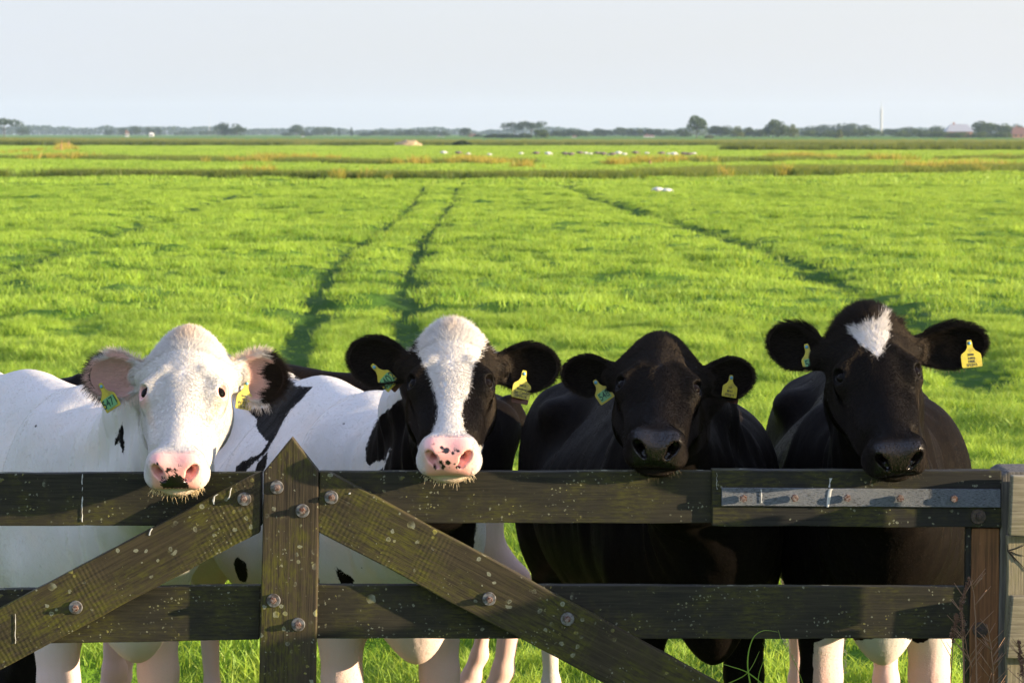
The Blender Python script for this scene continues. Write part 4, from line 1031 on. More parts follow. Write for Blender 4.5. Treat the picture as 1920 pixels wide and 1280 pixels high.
if not DEV or 'field' in DEV:
    P = np.concatenate([along(DITCH[0][0], 3200, .8, -.25, 3, 5.0, 1.0), along(DITCH[0][0][3:], 3000, 3.8, -.12, 8, 7.0, 5), along(DITCH[1][0], 3000, 3.2, -.12, 4, 9.0)])
    scatter('ditch_grass', np.column_stack([P, P[:, 0] * 0]), rg.uniform(.6, 1.35, len(P)), tg)
    P = np.concatenate([along(DITCH[1][0], 900, 3.0, .12, 14, 8.0, -3), along(gp([(860, 305), (1000, 316), (1100, 312), (1330, 303)]), 260, 3.0, -.1, 2, 6.0), along(gp([(380, 301), (640, 303)]), 130, 2.0, 0, 2, 6.0), along(gp([(0, 290), (130, 282), (110, 268)]), 160, 3.0),
                        along(DITCH[0][0], 260, 1.0, .15, 9, 4.0), along(gp([(1440, 300), (1560, 301)]), 120, 2.0), along(gp([(1700, 322), (1880, 318)]), 120, 2.0), along(gp([(478, 331), (506, 332)]), 14, .6)])
    scatter('dock_weeds', np.column_stack([P, P[:, 0] * 0]), rg.uniform(.5, 1.4, len(P)), dk)
    def belt(y0, y1, x0, x1, dens):
        n = int((x1 - x0) * (y1 - y0) * dens); return np.column_stack([rg.uniform(x0, x1, n), rg.uniform(y0, y1, n)])
    B = belt(455, 700, -175, 175, .045); B = B[B[:, 1] > 470 + 25 * nz2(B * np.array([1, 0]), 60)]
    scatter('reed_bed', np.column_stack([B, np.zeros(len(B))]), rg.uniform(.85, 1.1, len(B)) * np.interp(B[:, 0] / B[:, 1], [-.2, -.10, -.02, .2], [.58, .42, .34, .34]), rd2)
    B = np.concatenate([np.column_stack([rg.uniform(-150, 150, 1500), rg.normal(462, 3, 1500)]), np.column_stack([rg.uniform(-150, 150, 2200), rg.normal(452, 2.5, 2200)]), along([(25.5, 318), (60, 325), (110, 330)], 1500, 2.6)])
    keep = (B[:, 1] < 400) | (nz2(B * np.array([1, 0]), 14, 3) > -.25); B = B[keep]
    scatter('dark_reeds', np.column_stack([B, np.zeros(len(B))]), rg.uniform(.34, .50, len(B)) * np.where(B[:, 1] > 400, np.interp(B[:, 0] / B[:, 1], [-.2, -.1, 0], [1.15, .95, .85]), 1), rd)

# ------------------------------------------------------------------ trees
LEAF = {}
for nm_, c1, c2 in (('dark_foliage', (.014, .030, .012), (.032, .055, .018)), ('green_foliage', (.030, .058, .014), (.065, .095, .024)), ('yellow_foliage', (.085, .110, .025), (.150, .160, .045))):
    m = N(nm_); cc = m.mix(m.ramp(m.noise(m.obj(), .5, 3), .4, .6), c1, c2)
    pr = m.n('BsdfPrincipled', {'Base Color': cc, 'Roughness': .6, 'Specular IOR Level': .2}); tr = m.n('BsdfTranslucent', {'Color': m.mix(.5, cc, (.14, .17, .02))})
    mx = m.n('MixShader', {0: .25, 1: pr.outputs[0], 2: tr.outputs[0]}); m.t.links.new(mx.outputs[0], m.out.inputs[0]); LEAF[nm_] = m.m
BARK = plain('bark', (.07, .055, .04), .9)
TREES = []
def tree(px, ytop, wpx, D, mat='dark_foliage', kind='round', label=None, base=0.0, dens=1.25, seed=None):
    r = np.random.default_rng(seed if seed is not None else int(px * 3 + D)); ytop -= 1.5 * (kind != 'bush'); x = at(px, 250, D)[0]; H = CAM_Z + (250 - ytop) * D / FPX; Wd = wpx * D / FPX
    t = thing('tree', label or 'tree', 'tree', (x, D, 0), 'trees on the horizon')
    low = {'round': .12, 'poplar': .05, 'umbrella': .40, 'bush': .02, 'tall': .1}[kind]
    V, F = [], []; s_ = max(.22, H * .036); nl = {'poplar': 5, 'umbrella': 9}.get(kind, 9); lobes = []
    for i in range(nl):
        if kind == 'poplar': f = (i + .5) / nl; lobes.append((np.array([0, 0, H * (.1 + .82 * f)]), Wd * .5 * (1.1 - .75 * f), H * .16))
        elif kind == 'umbrella': lobes.append((np.array([r.uniform(-.38, .38) * Wd, r.uniform(-.3, .3) * Wd, H * r.uniform(.62, .86)]), Wd * r.uniform(.14, .24), H * .15))
        else:
            a = r.uniform(0, 6.28); q = r.uniform(.15, .30) * Wd; zc = H * r.uniform(low + .22, .78); lobes.append((np.array([math.cos(a) * q, math.sin(a) * q, zc]), Wd * r.uniform(.20, .30), H * r.uniform(.15, .22)))
    if kind != 'poplar' and kind != 'umbrella': lobes.append((np.array([r.uniform(-.1, .1) * Wd, 0, H * .80]), Wd * .24, H * .19)); lobes.append((np.array([-.25 * Wd, 0, H * .3]), Wd * .26, H * .25)); lobes.append((np.array([.25 * Wd, 0, H * .3]), Wd * .26, H * .25))
    n = int(120 * dens)
    for c, rx, rz in lobes:
        for j in range(n):
            d = r.normal(0, 1, 3); d /= np.linalg.norm(d); rr = r.uniform(.55, 1.12) ** .6; p = c + d * np.array([rx, rx, rz]) * rr
            p[2] = max(p[2], H * low * .5 + .1)
            a1 = r.normal(0, 1, 3); a1 /= np.linalg.norm(a1); a2 = np.cross(a1, r.normal(0, 1, 3)); a2 /= np.linalg.norm(a2) + 1e-6; k = s_ * r.uniform(.6, 1.5); q = len(V)
            V += [p + a1 * k, p + a2 * k * .8, p - a1 * k, p - a2 * k * .8]; F.append((q, q + 1, q + 2, q + 3))
    V = np.array(V) + np.array([x, D, 0]); mesh_np('crown', V, F, LEAF[mat], t, False)
    bm = bmesh.new(); hb = H * (.62 if kind != 'bush' else .3); rb = max(.12, H * .025)
    tube_into(bm, [(x, D, -.2), (x + r.uniform(-.1, .1), D, hb * .5), (x + r.uniform(-.2, .2), D, hb)], [rb * 1.3, rb, rb * .5], 6)
    for c, rx, rz in lobes[:5]:
        c2 = np.array([x, D, 0]) + c; tube_into(bm, [(x, D, hb * .55), tuple((np.array([x, D, hb * .6]) + c2) / 2), tuple(c2)], [rb * .6, rb * .4, rb * .15], 5)
    bm_obj('trunk', bm, BARK, t)
    return t
_K2 = {'round': 'round crowned', 'poplar': 'slim poplar like', 'umbrella': 'flat topped', 'bush': 'low bushy', 'tall': 'tall'}
_C2 = {'dark_foliage': 'dark', 'green_foliage': 'green', 'yellow_foliage': 'yellowish'}
TL = [  # px, top, width, distance, leaf, kind
 (8, 221, 62, 1500, 'dark_foliage', 'umbrella', 'dark spreading tree cut off by the left edge of the horizon'),
 (43, 239, 22, 1900, 'dark_foliage', 'round', 'small hazy tree just right of the spreading one at the left edge'),
 (204, 243, 18, 2100, 'dark_foliage', 'bush', 'low bush left of the pale little house on the left horizon'),
 (230, 241, 18, 2100, 'dark_foliage', 'round', 'small tree touching the pinkish house on the left horizon'),
 (256, 238, 26, 2000, 'dark_foliage', 'round', 'wide hazy tree between the two small houses on the left'),
 (281, 239, 18, 2000, 'dark_foliage', 'round', 'hazy tree just left of the tiny white barn'),
 (296, 241, 12, 2100, 'dark_foliage', 'round', 'narrow hazy tree just right of the tiny white barn'),
 (345, 247, 40, 2100, 'dark_foliage', 'bush', 'long low hedge tree left of the paired round trees'),
 (388, 246, 30, 2100, 'dark_foliage', 'bush', 'low bush at the foot of the paired round trees'),
 (416, 231, 26, 1600, 'dark_foliage', 'round', 'left of the two matching round trees, the taller of the pair'),
 (444, 233, 29, 1600, 'dark_foliage', 'round', 'right of the two matching round trees, the slightly lower one'),
 (538, 248, 18, 2000, 'dark_foliage', 'bush', 'low bush left of the round tree near the small white shed'),
 (556, 235, 26, 1700, 'dark_foliage', 'round', 'round hazy tree standing above the small white shed'),
 (575, 247, 20, 1900, 'dark_foliage', 'bush', 'low bush right of the tree over the white shed'),
 (596, 240, 22, 1900, 'dark_foliage', 'round', 'hazy tree left in the clump before the two poplars'),
 (616, 240, 26, 1850, 'dark_foliage', 'round', 'hazy tree right in the clump before the two poplars'),
 (636, 243, 5, 1900, 'dark_foliage', 'poplar', 'left and shorter of the two thin poplars on the horizon'),
 (659, 240, 5, 1900, 'dark_foliage', 'poplar', 'right and taller of the two thin poplars on the horizon'),
 (682, 249, 22, 1900, 'dark_foliage', 'bush', 'first low tree of the long row right of the poplars'),
 (700, 247, 20, 1900, 'dark_foliage', 'round', 'second tree of the long row right of the poplars'),
 (722, 246, 24, 1800, 'dark_foliage', 'round', 'third tree of the long row right of the poplars'),
 (746, 247, 24, 1800, 'dark_foliage', 'round', 'fourth tree of the long row, left of the hay heap'),
 (770, 245, 24, 1700, 'dark_foliage', 'round', 'fifth tree of the long row, above the hay heap'),
 (793, 246, 24, 1700, 'dark_foliage', 'round', 'sixth tree of the long row, right of the hay heap'),
 (814, 247, 24, 1800, 'dark_foliage', 'round', 'seventh tree of the long row, near the white car roof'),
 (834, 248, 20, 1800, 'dark_foliage', 'round', 'last tree of the long row right of the poplars'),
 (872, 241, 20, 1500, 'dark_foliage', 'round', 'lone round tree above the dark bush in the meadow'),
 (898, 252, 20, 1500, 'dark_foliage', 'bush', 'low hedge end left of the flat topped tree'),
 (965, 230, 42, 1500, 'dark_foliage', 'umbrella', 'pale flat topped tree, left half of the spreading pair'),
 (996, 229, 46, 1500, 'dark_foliage', 'umbrella', 'pale flat topped tree, right half of the spreading pair'),
 (925, 251, 32, 1150, 'dark_foliage', 'bush', 'dark clipped hedge tree left under the flat topped trees'),
 (952, 251, 32, 1150, 'dark_foliage', 'bush', 'dark clipped hedge tree in the middle under the flat topped trees'),
 (982, 250, 32, 1150, 'dark_foliage', 'bush', 'dark clipped hedge tree right under the flat topped trees'),
 (1016, 244, 26, 1050, 'green_foliage', 'round', 'greener rounded bush right of the clipped dark hedge'),
 (1048, 246, 28, 1400, 'dark_foliage', 'round', 'dark tree left end of the arched grove'),
 (1070, 244, 30, 1400, 'dark_foliage', 'round', 'dark tree in the middle of the arched grove'),
 (1092, 246, 28, 1400, 'dark_foliage', 'round', 'dark tree right end of the arched grove'),
 (1122, 242, 24, 1500, 'dark_foliage', 'round', 'left one of two joined hazy trees past the arched grove'),
 (1136, 245, 22, 1500, 'dark_foliage', 'round', 'right one of two joined hazy trees past the arched grove'),
 (1162, 240, 24, 1500, 'dark_foliage', 'round', 'tallest tree at the left of the poplar belt'),
 (1184, 243, 14, 1500, 'dark_foliage', 'tall', 'first slim tree of the belt left of the pink roofed farm'),
 (1200, 243, 16, 1500, 'green_foliage', 'tall', 'second slim tree of the belt left of the pink roofed farm'),
 (1217, 243, 16, 1500, 'dark_foliage', 'tall', 'slim tree behind the pink roofed farm'),
 (1234, 243, 16, 1500, 'dark_foliage', 'tall', 'slim tree right of the pink roofed farm'),
 (1254, 246, 22, 1500, 'dark_foliage', 'round', 'lower tree of the belt right of the pink roofed farm'),
 (1281, 243, 24, 1300, 'dark_foliage', 'round', 'dark tree leaning on the left of the tallest tree'),
 (1306, 218, 33, 1200, 'green_foliage', 'tall', 'tallest green tree of the whole horizon'),
 (1330, 254, 14, 1150, 'yellow_foliage', 'bush', 'small yellowish bush at the foot of the tallest tree'),
 (1343, 237, 24, 1250, 'dark_foliage', 'round', 'dark tree right beside the tallest tree'),
 (1362, 237, 24, 1250, 'dark_foliage', 'tall', 'pointed dark tree second right of the tallest tree'),
 (1383, 238, 22, 1150, 'yellow_foliage', 'tall', 'yellowish tree between the dark groves right of centre'),
 (1404, 240, 24, 1250, 'dark_foliage', 'round', 'dark tree left of the double crowned tree'),
 (1425, 243, 22, 1250, 'dark_foliage', 'round', 'lower dark tree touching the double crowned tree'),
 (1449, 224, 26, 1150, 'green_foliage', 'tall', 'left crown of the double crowned tree, the higher one'),
 (1466, 229, 22, 1150, 'green_foliage', 'tall', 'right crown of the double crowned tree, the lower one'),
 (1488, 234, 16, 1100, 'yellow_foliage', 'tall', 'thin yellowish willow right of the double crowned tree'),
 (1520, 237, 34, 1700, 'dark_foliage', 'round', 'first hazy tree of the wood left of the tower'),
 (1548, 235, 34, 1700, 'dark_foliage', 'round', 'second hazy tree of the wood left of the tower'),
 (1578, 232, 34, 1700, 'dark_foliage', 'round', 'third hazy tree of the wood left of the tower'),
 (1600, 232, 30, 1700, 'dark_foliage', 'round', 'highest hazy tree of the wood left of the tower'),
 (1625, 235, 30, 1500, 'dark_foliage', 'round', 'tree just left of the tall white tower'),
 (1572, 246, 14, 1100, 'yellow_foliage', 'bush', 'pale yellow willow bush left of the tower'),
 (1520, 247, 34, 1250, 'green_foliage', 'bush', 'low green bush in front of the wood left of the tower'),
 (1555, 247, 30, 1250, 'green_foliage', 'bush', 'low green bush beside the pale willow'),
 (1600, 245, 34, 1250, 'green_foliage', 'bush', 'low green bush right of the pale willow'),
 (1636, 243, 34, 1250, 'green_foliage', 'bush', 'low green bush at the foot of the tower'),
 (1670, 243, 28, 1500, 'dark_foliage', 'round', 'tree just right of the tall white tower'),
 (1704, 239, 34, 1500, 'dark_foliage', 'round', 'flat hazy tree between tower and barn roof'),
 (1690, 247, 34, 1250, 'green_foliage', 'bush', 'low green bush right of the tower foot'),
 (1727, 247, 34, 1250, 'green_foliage', 'bush', 'low green bush under the hazy tree before the barn'),
 (1757, 237, 30, 1500, 'dark_foliage', 'round', 'hazy tree touching the left end of the barn roof'),
 (1765, 250, 36, 1150, 'green_foliage', 'bush', 'long low bush hiding the left wall of the barn'),
 (1800, 251, 34, 1150, 'green_foliage', 'bush', 'long low bush hiding the middle wall of the barn'),
 (1838, 228, 34, 1350, 'dark_foliage', 'round', 'high tree just right of the barn roof'),
 (1858, 231, 28, 1300, 'green_foliage', 'round', 'green tree second right of the barn roof'),
 (1838, 251, 36, 1150, 'green_foliage', 'bush', 'long low bush right of the barn wall'),
 (1885, 232, 26, 1300, 'green_foliage', 'round', 'rounded tree left of the reddish roof at the right edge'),
 (1908, 234, 24, 1400, 'dark_foliage', 'round', 'tree behind the reddish roof at the right edge'),
 (1878, 251, 34, 1150, 'green_foliage', 'bush', 'low bush left of the reddish roof at the right edge'),
 (867, 265, 30, 430, 'dark_foliage', 'bush', 'dark round bush alone at the edge of the reeds'),
]
if not DEV or 'trees' in DEV:
    for px, yt, wd, D, mt, kd, lb in TL: tree(px, yt - (3 if px > 1490 and kd == 'bush' else 0), wd * (1.32 if px > 1035 and kd != 'poplar' else 1.15), D, mt, kd, lb)
    # the bluish line of woods far behind them
    V, F = [], []; r = np.random.default_rng(77)
    for i in range(26000):
        xx = r.uniform(-760, 760); hgt = 7.5 + 5.0 * mnoise.noise(Vector((xx / 70, 0, 0))) + 2.5 * mnoise.noise(Vector((xx / 17, 3, 0)))
        if xx < -330: hgt += 2
        p = np.array([xx, 3300 + r.uniform(-25, 25), r.uniform(0, 1) ** .8 * hgt]); a1 = r.normal(0, 1, 3); a1 /= np.linalg.norm(a1); a2 = np.cross(a1, r.normal(0, 1, 3)); a2 /= np.linalg.norm(a2); k = r.uniform(.7, 1.8); q = len(V)
        V += [p + a1 * k, p + a2 * k, p - a1 * k, p - a2 * k]; F.append((q, q + 1, q + 2, q + 3))
    o = mesh_np('distant_woods', V, F, LEAF['dark_foliage'], None, False); tag(o, kind='stuff')

# ------------------------------------------------------------------ farm buildings and the tower
ROOFG = plain('pale_grey_roof', (.30, .30, .32), .6); ROOFR = plain('red_tile_roof', (.16, .075, .055), .8); WALLW = plain('white_wall', (.75, .73, .68), .8); WALLB = plain('brick_wall', (.30, .15, .10), .9); DARKW = plain('dark_opening', (.03, .03, .035), .4); CONC = plain('pale_concrete', (.36, .36, .36), .8)
def box(bm, x0, x1, y0, y1, z0, z1): bmesh.ops.create_cube(bm, size=1, matrix=Matrix.Translation(((x0 + x1) / 2, (y0 + y1) / 2, (z0 + z1) / 2)) @ Matrix.Diagonal((x1 - x0, y1 - y0, z1 - z0, 1)))
def house(px, ytop, wpx, D, wall, roof, label, hip=.22, eave=.42, cat='farmhouse'):
    x = at(px, 250, D)[0]; H = CAM_Z + (250 - ytop) * D / FPX; Wd = wpx * D / FPX; dp = Wd * .7; t = thing('farmhouse', label, cat, (x, D, 0), 'farm buildings on the horizon'); zE = H * eave
    bm = bmesh.new(); box(bm, x - Wd * .46, x + Wd * .46, D - dp / 2, D + dp / 2, -.2, zE); bm_obj('wall', bm, wall, t)
    bm = bmesh.new(); c = [(x - Wd / 2, D - dp * .55, zE), (x + Wd / 2, D - dp * .55, zE), (x + Wd / 2, D + dp * .55, zE), (x - Wd / 2, D + dp * .55, zE), (x - Wd * (.5 - hip), D, H), (x + Wd * (.5 - hip), D, H)]
    v = [bm.verts.new(q) for q in c]
    for f in ((0, 1, 5, 4), (2, 3, 4, 5), (0, 4, 3), (1, 2, 5), (3, 2, 1, 0)): bm.faces.new([v[i] for i in f])
    r_ = bm_obj('roof', bm, roof, t)
    bm = bmesh.new(); box(bm, x - Wd * .2, x - Wd * .14, D - .3, D + .3, H - .6, H + .9); bm_obj('chimney', bm, WALLB, r_)
    for k in (-.28, .02, .3):
        bm = bmesh.new(); box(bm, x + Wd * k - .5, x + Wd * k + .5, D - dp / 2 - .04, D - dp / 2 + .05, zE * .35, zE * .8); bm_obj('window', bm, DARKW, t)
    return t
if not DEV or 'trees' in DEV:
    house(1797, 233, 52, 1250, WALLB, ROOFG, 'large barn with a pale grey hipped roof right of the tower', .2, .45, 'barn')
    house(1912, 239, 34, 1200, WALLB, ROOFR, 'house with a reddish brown roof at the right edge of the horizon', .12, .35)
    house(1217, 253, 22, 1400, WALLW, ROOFR, 'low farm with a pink red roof before the poplar belt', .15, .4)
    house(1077, 255, 9, 1300, WALLW, ROOFR, 'tiny house with a reddish roof under the arched grove', .1, .5)
    house(284, 249, 9, 1700, WALLW, WALLW, 'tiny white barn catching the sun on the left horizon', .1, .6, 'barn')
    house(238, 246, 7, 1700, WALLW, ROOFR, 'tiny pinkish house on the left horizon beside a small tree', .1, .5)
    house(568, 256, 8, 1500, WALLW, WALLW, 'small white shed under the round hazy tree', .1, .6, 'shed')
    house(826, 256, 16, 1500, WALLW, ROOFG, 'low white shed at the right end of the long tree row', .1, .6, 'shed')
    house(886, 251, 16, 1600, WALLB, ROOFR, 'brick house between the lone round tree and the clipped hedge', .15, .5)
    D = 2600; x = at(1652, 250, D)[0]; H = CAM_Z + 50 * D / FPX; t = thing('telecom_tower', 'tall slim pale tower rising over the trees on the right', 'tower', (x, D, 0))
    bm = bmesh.new(); tube_into(bm, [(x, D, 0), (x, D, H * .55), (x, D, H * .92)], [1.1, .95, .8], 14); bm_obj('shaft', bm, CONC, t)
    bm = bmesh.new(); tube_into(bm, [(x, D, H * .90), (x, D, H * 1.0), (x, D, H * 1.22)], [.7, .35, .1], 8); bm_obj('antenna', bm, CONC, t)
    for z in (.55, .70, .82):
        bm = bmesh.new(); tube_into(bm, [(x, D, H * z), (x, D, H * z + .8)], [1.7, 1.7], 14); bm_obj('platform', bm, CONC, t)
    D = 2300; x = at(393, 250, D)[0]; H = CAM_Z + 32 * D / FPX; t = thing('radio_mast', 'hair thin mast left of the paired round trees', 'mast', (x, D, 0)); bm = bmesh.new(); tube_into(bm, [(x, D, 0), (x, D, H)], [.22, .10], 6); bm_obj('mast', bm, CONC, t)

# hay heap, posts, geese
if not DEV or 'field' in DEV:
    c = at(765, 262, 440); x, D = c[0], 440; V, F = [], []; nu, nv = 36, 12
    for i in range(nv):
        for j in range(nu):
            a = j / nu * 6.283; e = i / (nv - 1) * math.pi / 2; q = math.cos(e); xx, yy = 2.3 * q * math.cos(a), 1.8 * q * math.sin(a); zz = .95 * math.sin(e)
            nn = mnoise.noise(Vector((xx * .9, yy * .9, zz * 2))) * .25; V.append((x + xx * (1 + nn * .3), D + yy, zz + nn * (zz > .05)))
    for i in range(nv - 1):
        for j in range(nu): F.append((i * nu + j, i * nu + (j + 1) % nu, (i + 1) * nu + (j + 1) % nu, (i + 1) * nu + j))
    _m = N('straw'); _m.bsdf(Base_Color=_m.mix(_m.ramp(_m.noise(_m.obj(), 3, 4), .4, .6), (.30, .21, .10), (.42, .32, .17)), Roughness=.9, Normal=_m.bump(_m.noise(_m.obj(), 6, 5), .2)); tag(mesh_np('hay_heap', V, F, _m.m), 'low pale heap of hay lying before the reeds', 'hay heap')
    PW = plain('old_post_wood', (.36, .22, .10), .9)
    for i, (px, yb, hp2, lb) in enumerate(((115, 284, 20, 'leaning orange brown post, left of two in the far left meadow'), (128, 280, 15, 'pale orange post, right of two in the far left meadow'), (1160, 306, 12, 'pale wooden post in the weeds across the far ditch'), (1216, 312, 13, 'pinkish marker post beside the orange weeds'), (1875, 318, 15, 'thin post in the weeds near the right edge'))):
        gpt = ground(px, yb); d = gpt[1]; h = hp2 * d / FPX; bm = bmesh.new(); ww = .09
        tube_into(bm, [(gpt[0], d, -.2), (gpt[0] + .04 * i, d, h * .6), (gpt[0] + .08, d, h)], [ww, ww, ww * .8], 7); tag(bm_obj('field_post', bm, PW), lb, 'post', 'posts in the far meadow')
    WHT = plain('white_feathers', (.60, .58, .55), .7); BIL = plain('orange_bill', (.6, .2, .03), .5); GRF = plain('grey_feathers', (.16, .13, .11), .8)
    def goose(px, py, label, grey=False, head=1, k=1.0):
        gpt = ground(px, py); x, y = gpt[0], gpt[1]; z = float(hfun(np.array([[x, y]]))[0]) * (1 if y < 200 else 0) + .05; t = thing('goose', label, 'goose', (x, y, z), 'geese grazing in the meadow')
        bm = bmesh.new(); s = head; P_ = [(-.32 * s, 0, .20), (-.18 * s, 0, .20), (0, 0, .17), (.14 * s, 0, .19), (.21 * s, 0, .22), (.27 * s, 0, .19), (.31 * s, 0, .13), (.34 * s, 0, .09)]; R2 = [.02, .09, .14, .10, .045, .032, .040, .018]
        tube_into(bm, [(x + a * k, y + b * k, z + c_ * k) for a, b, c_ in P_], [q * k for q in R2], 10)
        for sx in (-.03, .06): tube_into(bm, [(x + sx * k, y, z + .12 * k), (x + sx * k, y, z - .03)], [.018 * k, .012 * k], 5)
        bm_obj('body', bm, GRF if grey else WHT, t, True); bm = bmesh.new(); tube_into(bm, [(x + s * .34 * k, y, z + .09 * k), (x + s * .36 * k, y, z + .035 * k)], [.018 * k, .008 * k], 6); bm_obj('bill', bm, BIL, t); return t
    goose(1233, 364, 'white goose on the green field, left of the near pair', head=-1, k=.62); goose(1251, 364.5, 'white goose on the green field, right of the near pair', k=.62)
    ORD = 'first second third fourth fifth sixth seventh eighth ninth tenth eleventh twelfth thirteenth fourteenth'.split()
    GW = 'white goose in the scattered flock on the far meadow'; GB = 'grey goose in the scattered flock on the far meadow'
    for i, px in enumerate((832, 878, 918, 977, 1028, 1098, 1107, 1143, 1160, 1171, 1213, 1254, 1264, 1301)): goose(px, 291 + (i * 7 % 5) * .7, ORD[i] + ' white goose counting from the left in the far flock', head=(-1) ** i, k=.8 + .35 * (i * 7 % 4 == 0))
    for i, px in enumerate((860, 1005, 1060, 1070, 1088, 1120, 1131, 1148, 1192, 1240, 1283, 1292)): goose(px, 291.5 + (i * 5 % 4), ORD[i] + ' grey goose counting from the left in the far flock', True, head=(-1) ** i, k=1.2)

# ------------------------------------------------------------------ plants by the gate
DRY = plain('dry_brown_stalk', (.26, .15, .085), .8); SEED_ = plain('seed_head', (.17, .09, .055), .9); GRS = GM
def weed(pts, d, label, twigs=10, head=False, r0=.0024, seed=0, up=1):
    rs = random.Random(seed); P = [at(x, y, d) for x, y in pts]; t = thing('dry_weed', label, 'weed', tuple(P[0]), 'dry weeds before the gate'); bm = bmesh.new(); n = len(P)
    Q = [];
    for a, b in zip(P, P[1:]):
        for k in range(4): Q.append(a + (b - a) * k / 4 + np.array([rs.uniform(-.001, .001), rs.uniform(-.002, .002), 0]))
    Q.append(P[-1]); N_ = len(Q); tube_into(bm, Q, [r0 * (1 - .65 * i / N_) for i in range(N_)], 6)
    for k in range(twigs):
        i = rs.randrange(int(N_ * .15), N_ - 1); b = Q[i]; s = rs.choice((-1, 1)); L = rs.uniform(.02, .06); dv = np.array([s * rs.uniform(.5, 1), rs.uniform(-.5, .5), rs.uniform(.5, 1.1)]); dv /= np.linalg.norm(dv)
        tube_into(bm, [b, b + dv * L * .5 + np.array([0, 0, .002]), b + dv * L + np.array([s * .004, 0, .010])], [.0012, .0010, .0005], 5)
    bm_obj('stem', bm, DRY, t, True)
    if head:
        V, F = [], []
        for k in range(700):
            i = rs.uniform(N_ * head, N_ - 1.01); a = Q[int(i)]; b = Q[int(i) + 1]; c = a + (b - a) * (i - int(i)); wv = .011 * (1 - .5 * (i / N_ - head) / (1 - head)) * (.7 + .3 * math.sin(i * 2.4)); p = c + np.array([rs.gauss(0, wv * .5), rs.gauss(0, wv * .5), rs.gauss(0, .002)])
            a1 = np.array([rs.gauss(0, 1), rs.gauss(0, 1), rs.gauss(0, 1)]); a1 /= np.linalg.norm(a1); a2 = np.cross(a1, [rs.gauss(0, 1), rs.gauss(0, 1), rs.gauss(0, 1)]); a2 /= np.linalg.norm(a2); kk = rs.uniform(.0012, .0028); q = len(V)
            V += [p + a1 * kk, p + a2 * kk, p - a1 * kk, p - a2 * kk]; F.append((q, q + 1, q + 2, q + 3))
        mesh_np('seed_head', V, F, SEED_, t, False)
def stalk(pts, d, label, w_=.004, seed=0, head=0):
    P = [Vector(at(x, y, d)) for x, y in pts]; t = thing('grass_stalk', label, 'grass', tuple(P[0]), 'grass stalks before the gate'); V, F, T = [], [], []
    Q = []
    for i in range(len(P) - 1):
        p0, p1, p2, p3 = P[max(i - 1, 0)], P[i], P[i + 1], P[min(i + 2, len(P) - 1)]
        for k in range(6):
            u_ = k / 6; Q.append(.5 * ((2 * p1) + (p2 - p0) * u_ + (2 * p0 - 5 * p1 + 4 * p2 - p3) * u_ ** 2 + (-p0 + 3 * p1 - 3 * p2 + p3) * u_ ** 3))
    Q.append(P[-1]); n = len(Q)
    for i, q in enumerate(Q):
        tn = (Q[min(i + 1, n - 1)] - Q[max(i - 1, 0)]).normalized(); s = tn.cross(Vector((0, 1, .3))).normalized() * w_ * .5 * (1 - .85 * i / n); c = q + Vector((0, -w_ * .25, 0))
        V += [q - s, c, q + s]; T += [i / n] * 3
        if i: b = (i - 1) * 3; F += [(b, b + 1, b + 4, b + 3), (b + 1, b + 2, b + 5, b + 4)]
    mesh_np('blade', V, F, STG, t, True, dict(t=('FLOAT', T), rnd=('FLOAT', [.3] * len(V))))
    if head:
        rs = random.Random(seed); V, F = [], []
        for k in range(head):
            q = Q[int(n * rs.uniform(.55, .99))]; dv = Vector((rs.uniform(-1, 1), rs.uniform(-1, 1), rs.uniform(-.2, 1))).normalized() * rs.uniform(.003, .010); s = Vector((dv.z, 0, -dv.x)) * .25; b = len(V); V += [q, q + dv * .5 + s, q + dv, q + dv * .5 - s]; F.append((b, b + 1, b + 2, b + 3))
        mesh_np('seed_head', V, F, plain('pale_seed', (.45, .38, .18), .8), t, False)
STG = grass_mat('stalk_green', (.12, .28, .03), (.22, .40, .05), (.45, .42, .15), .3, 0)
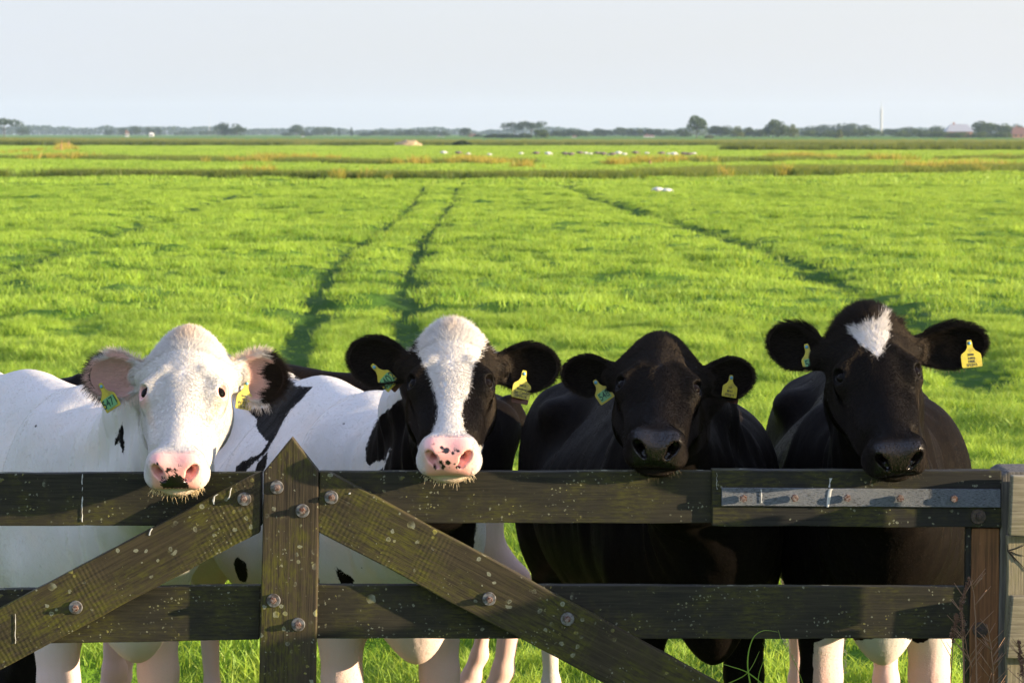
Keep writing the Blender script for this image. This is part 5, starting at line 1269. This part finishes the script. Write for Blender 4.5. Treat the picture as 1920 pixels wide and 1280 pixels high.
if not DEV or 'weeds' in DEV:
    weed([(1808, 1330), (1806, 1200), (1802, 1130), (1790, 1062)][:3] + [(1818, 1082)], 6.96, 'thick brown weed with a long dense seed head, before the reddish stile', 8, .35, .0030, 1)
    weed([(1832, 1330), (1830, 1230), (1829, 1160), (1826, 1110), (1818, 1085)], 6.96, 'tall bare brown stalk in front of the reddish stile', 6, False, .0026, 2)
    weed([(1782, 1330), (1784, 1250), (1787, 1190), (1794, 1150)], 6.96, 'short brown weed with a seed head left of the stile', 3, .55, .0020, 3)
    weed([(1812, 1330), (1822, 1250), (1812, 1215), (1808, 1180)], 6.96, 'twiggy pale dry weed between the stile stalks', 16, False, .0020, 4)
    weed([(1866, 1340), (1862, 1260), (1858, 1205), (1850, 1170)], 6.955, 'pale dry weed with many side twigs right beside the post', 24, False, .0024, 5)
    weed([(1840, 1340), (1850, 1290), (1862, 1250)], 6.96, 'small dry twig low before the grey post', 6, False, .0018, 6)
    weed([(1925, 1340), (1918, 1260), (1910, 1200)], 6.87, 'brown dry weed cut off by the right edge', 10, .4, .0022, 7)
    stalk([(1418, 1330), (1402, 1250), (1410, 1200), (1430, 1182), (1458, 1184)], 6.85, 'arching green grass blade under the lower rail', .0045, 1)
    stalk([(1482, 1340), (1473, 1260), (1464, 1200), (1459, 1180)], 6.83, 'upright thin grass stalk beside the arching blade', .003, 2)
    stalk([(1520, 1350), (1505, 1280), (1485, 1230), (1470, 1200)], 6.8, 'pale seeded grass stalk right of the arching blade', .0025, 3, 60)
    stalk([(1590, 1350), (1588, 1290), (1584, 1250), (1586, 1220)], 6.8, 'thin seeded grass stalk before the white legs', .0025, 4, 40)
    stalk([(1450, 1300), (1405, 1262), (1368, 1248), (1350, 1243)], 6.8, 'grass blade leaning left low under the rail', .004, 5)
    stalk([(1300, 1340), (1350, 1290), (1400, 1262), (1424, 1220)], 6.82, 'grass blade leaning right low under the rail', .004, 6)
    stalk([(1425, 1330), (1422, 1270), (1436, 1225), (1430, 1205)], 6.84, 'short grass blade crossing the arching one', .003, 7)

# ------------------------------------------------------------------ haze
if not DEV or 'haze' in DEV:
    bm = bmesh.new(); box(bm, -1500, 1500, -60, 3900, -2.0, 45); hz = bm_obj('haze', bm, None); tag(hz, kind='stuff')
    hm = bpy.data.materials.new('haze'); hm.use_nodes = True; t_ = hm.node_tree; t_.nodes.clear(); ho = t_.nodes.new('ShaderNodeOutputMaterial'); pv = t_.nodes.new('ShaderNodeVolumePrincipled')
    pv.inputs['Color'].default_value = (.60, .78, 1.0, 1); pv.inputs['Density'].default_value = .000085; pv.inputs['Anisotropy'].default_value = 0.0; t_.links.new(pv.outputs[0], ho.inputs['Volume']); hz.data.materials.append(hm)
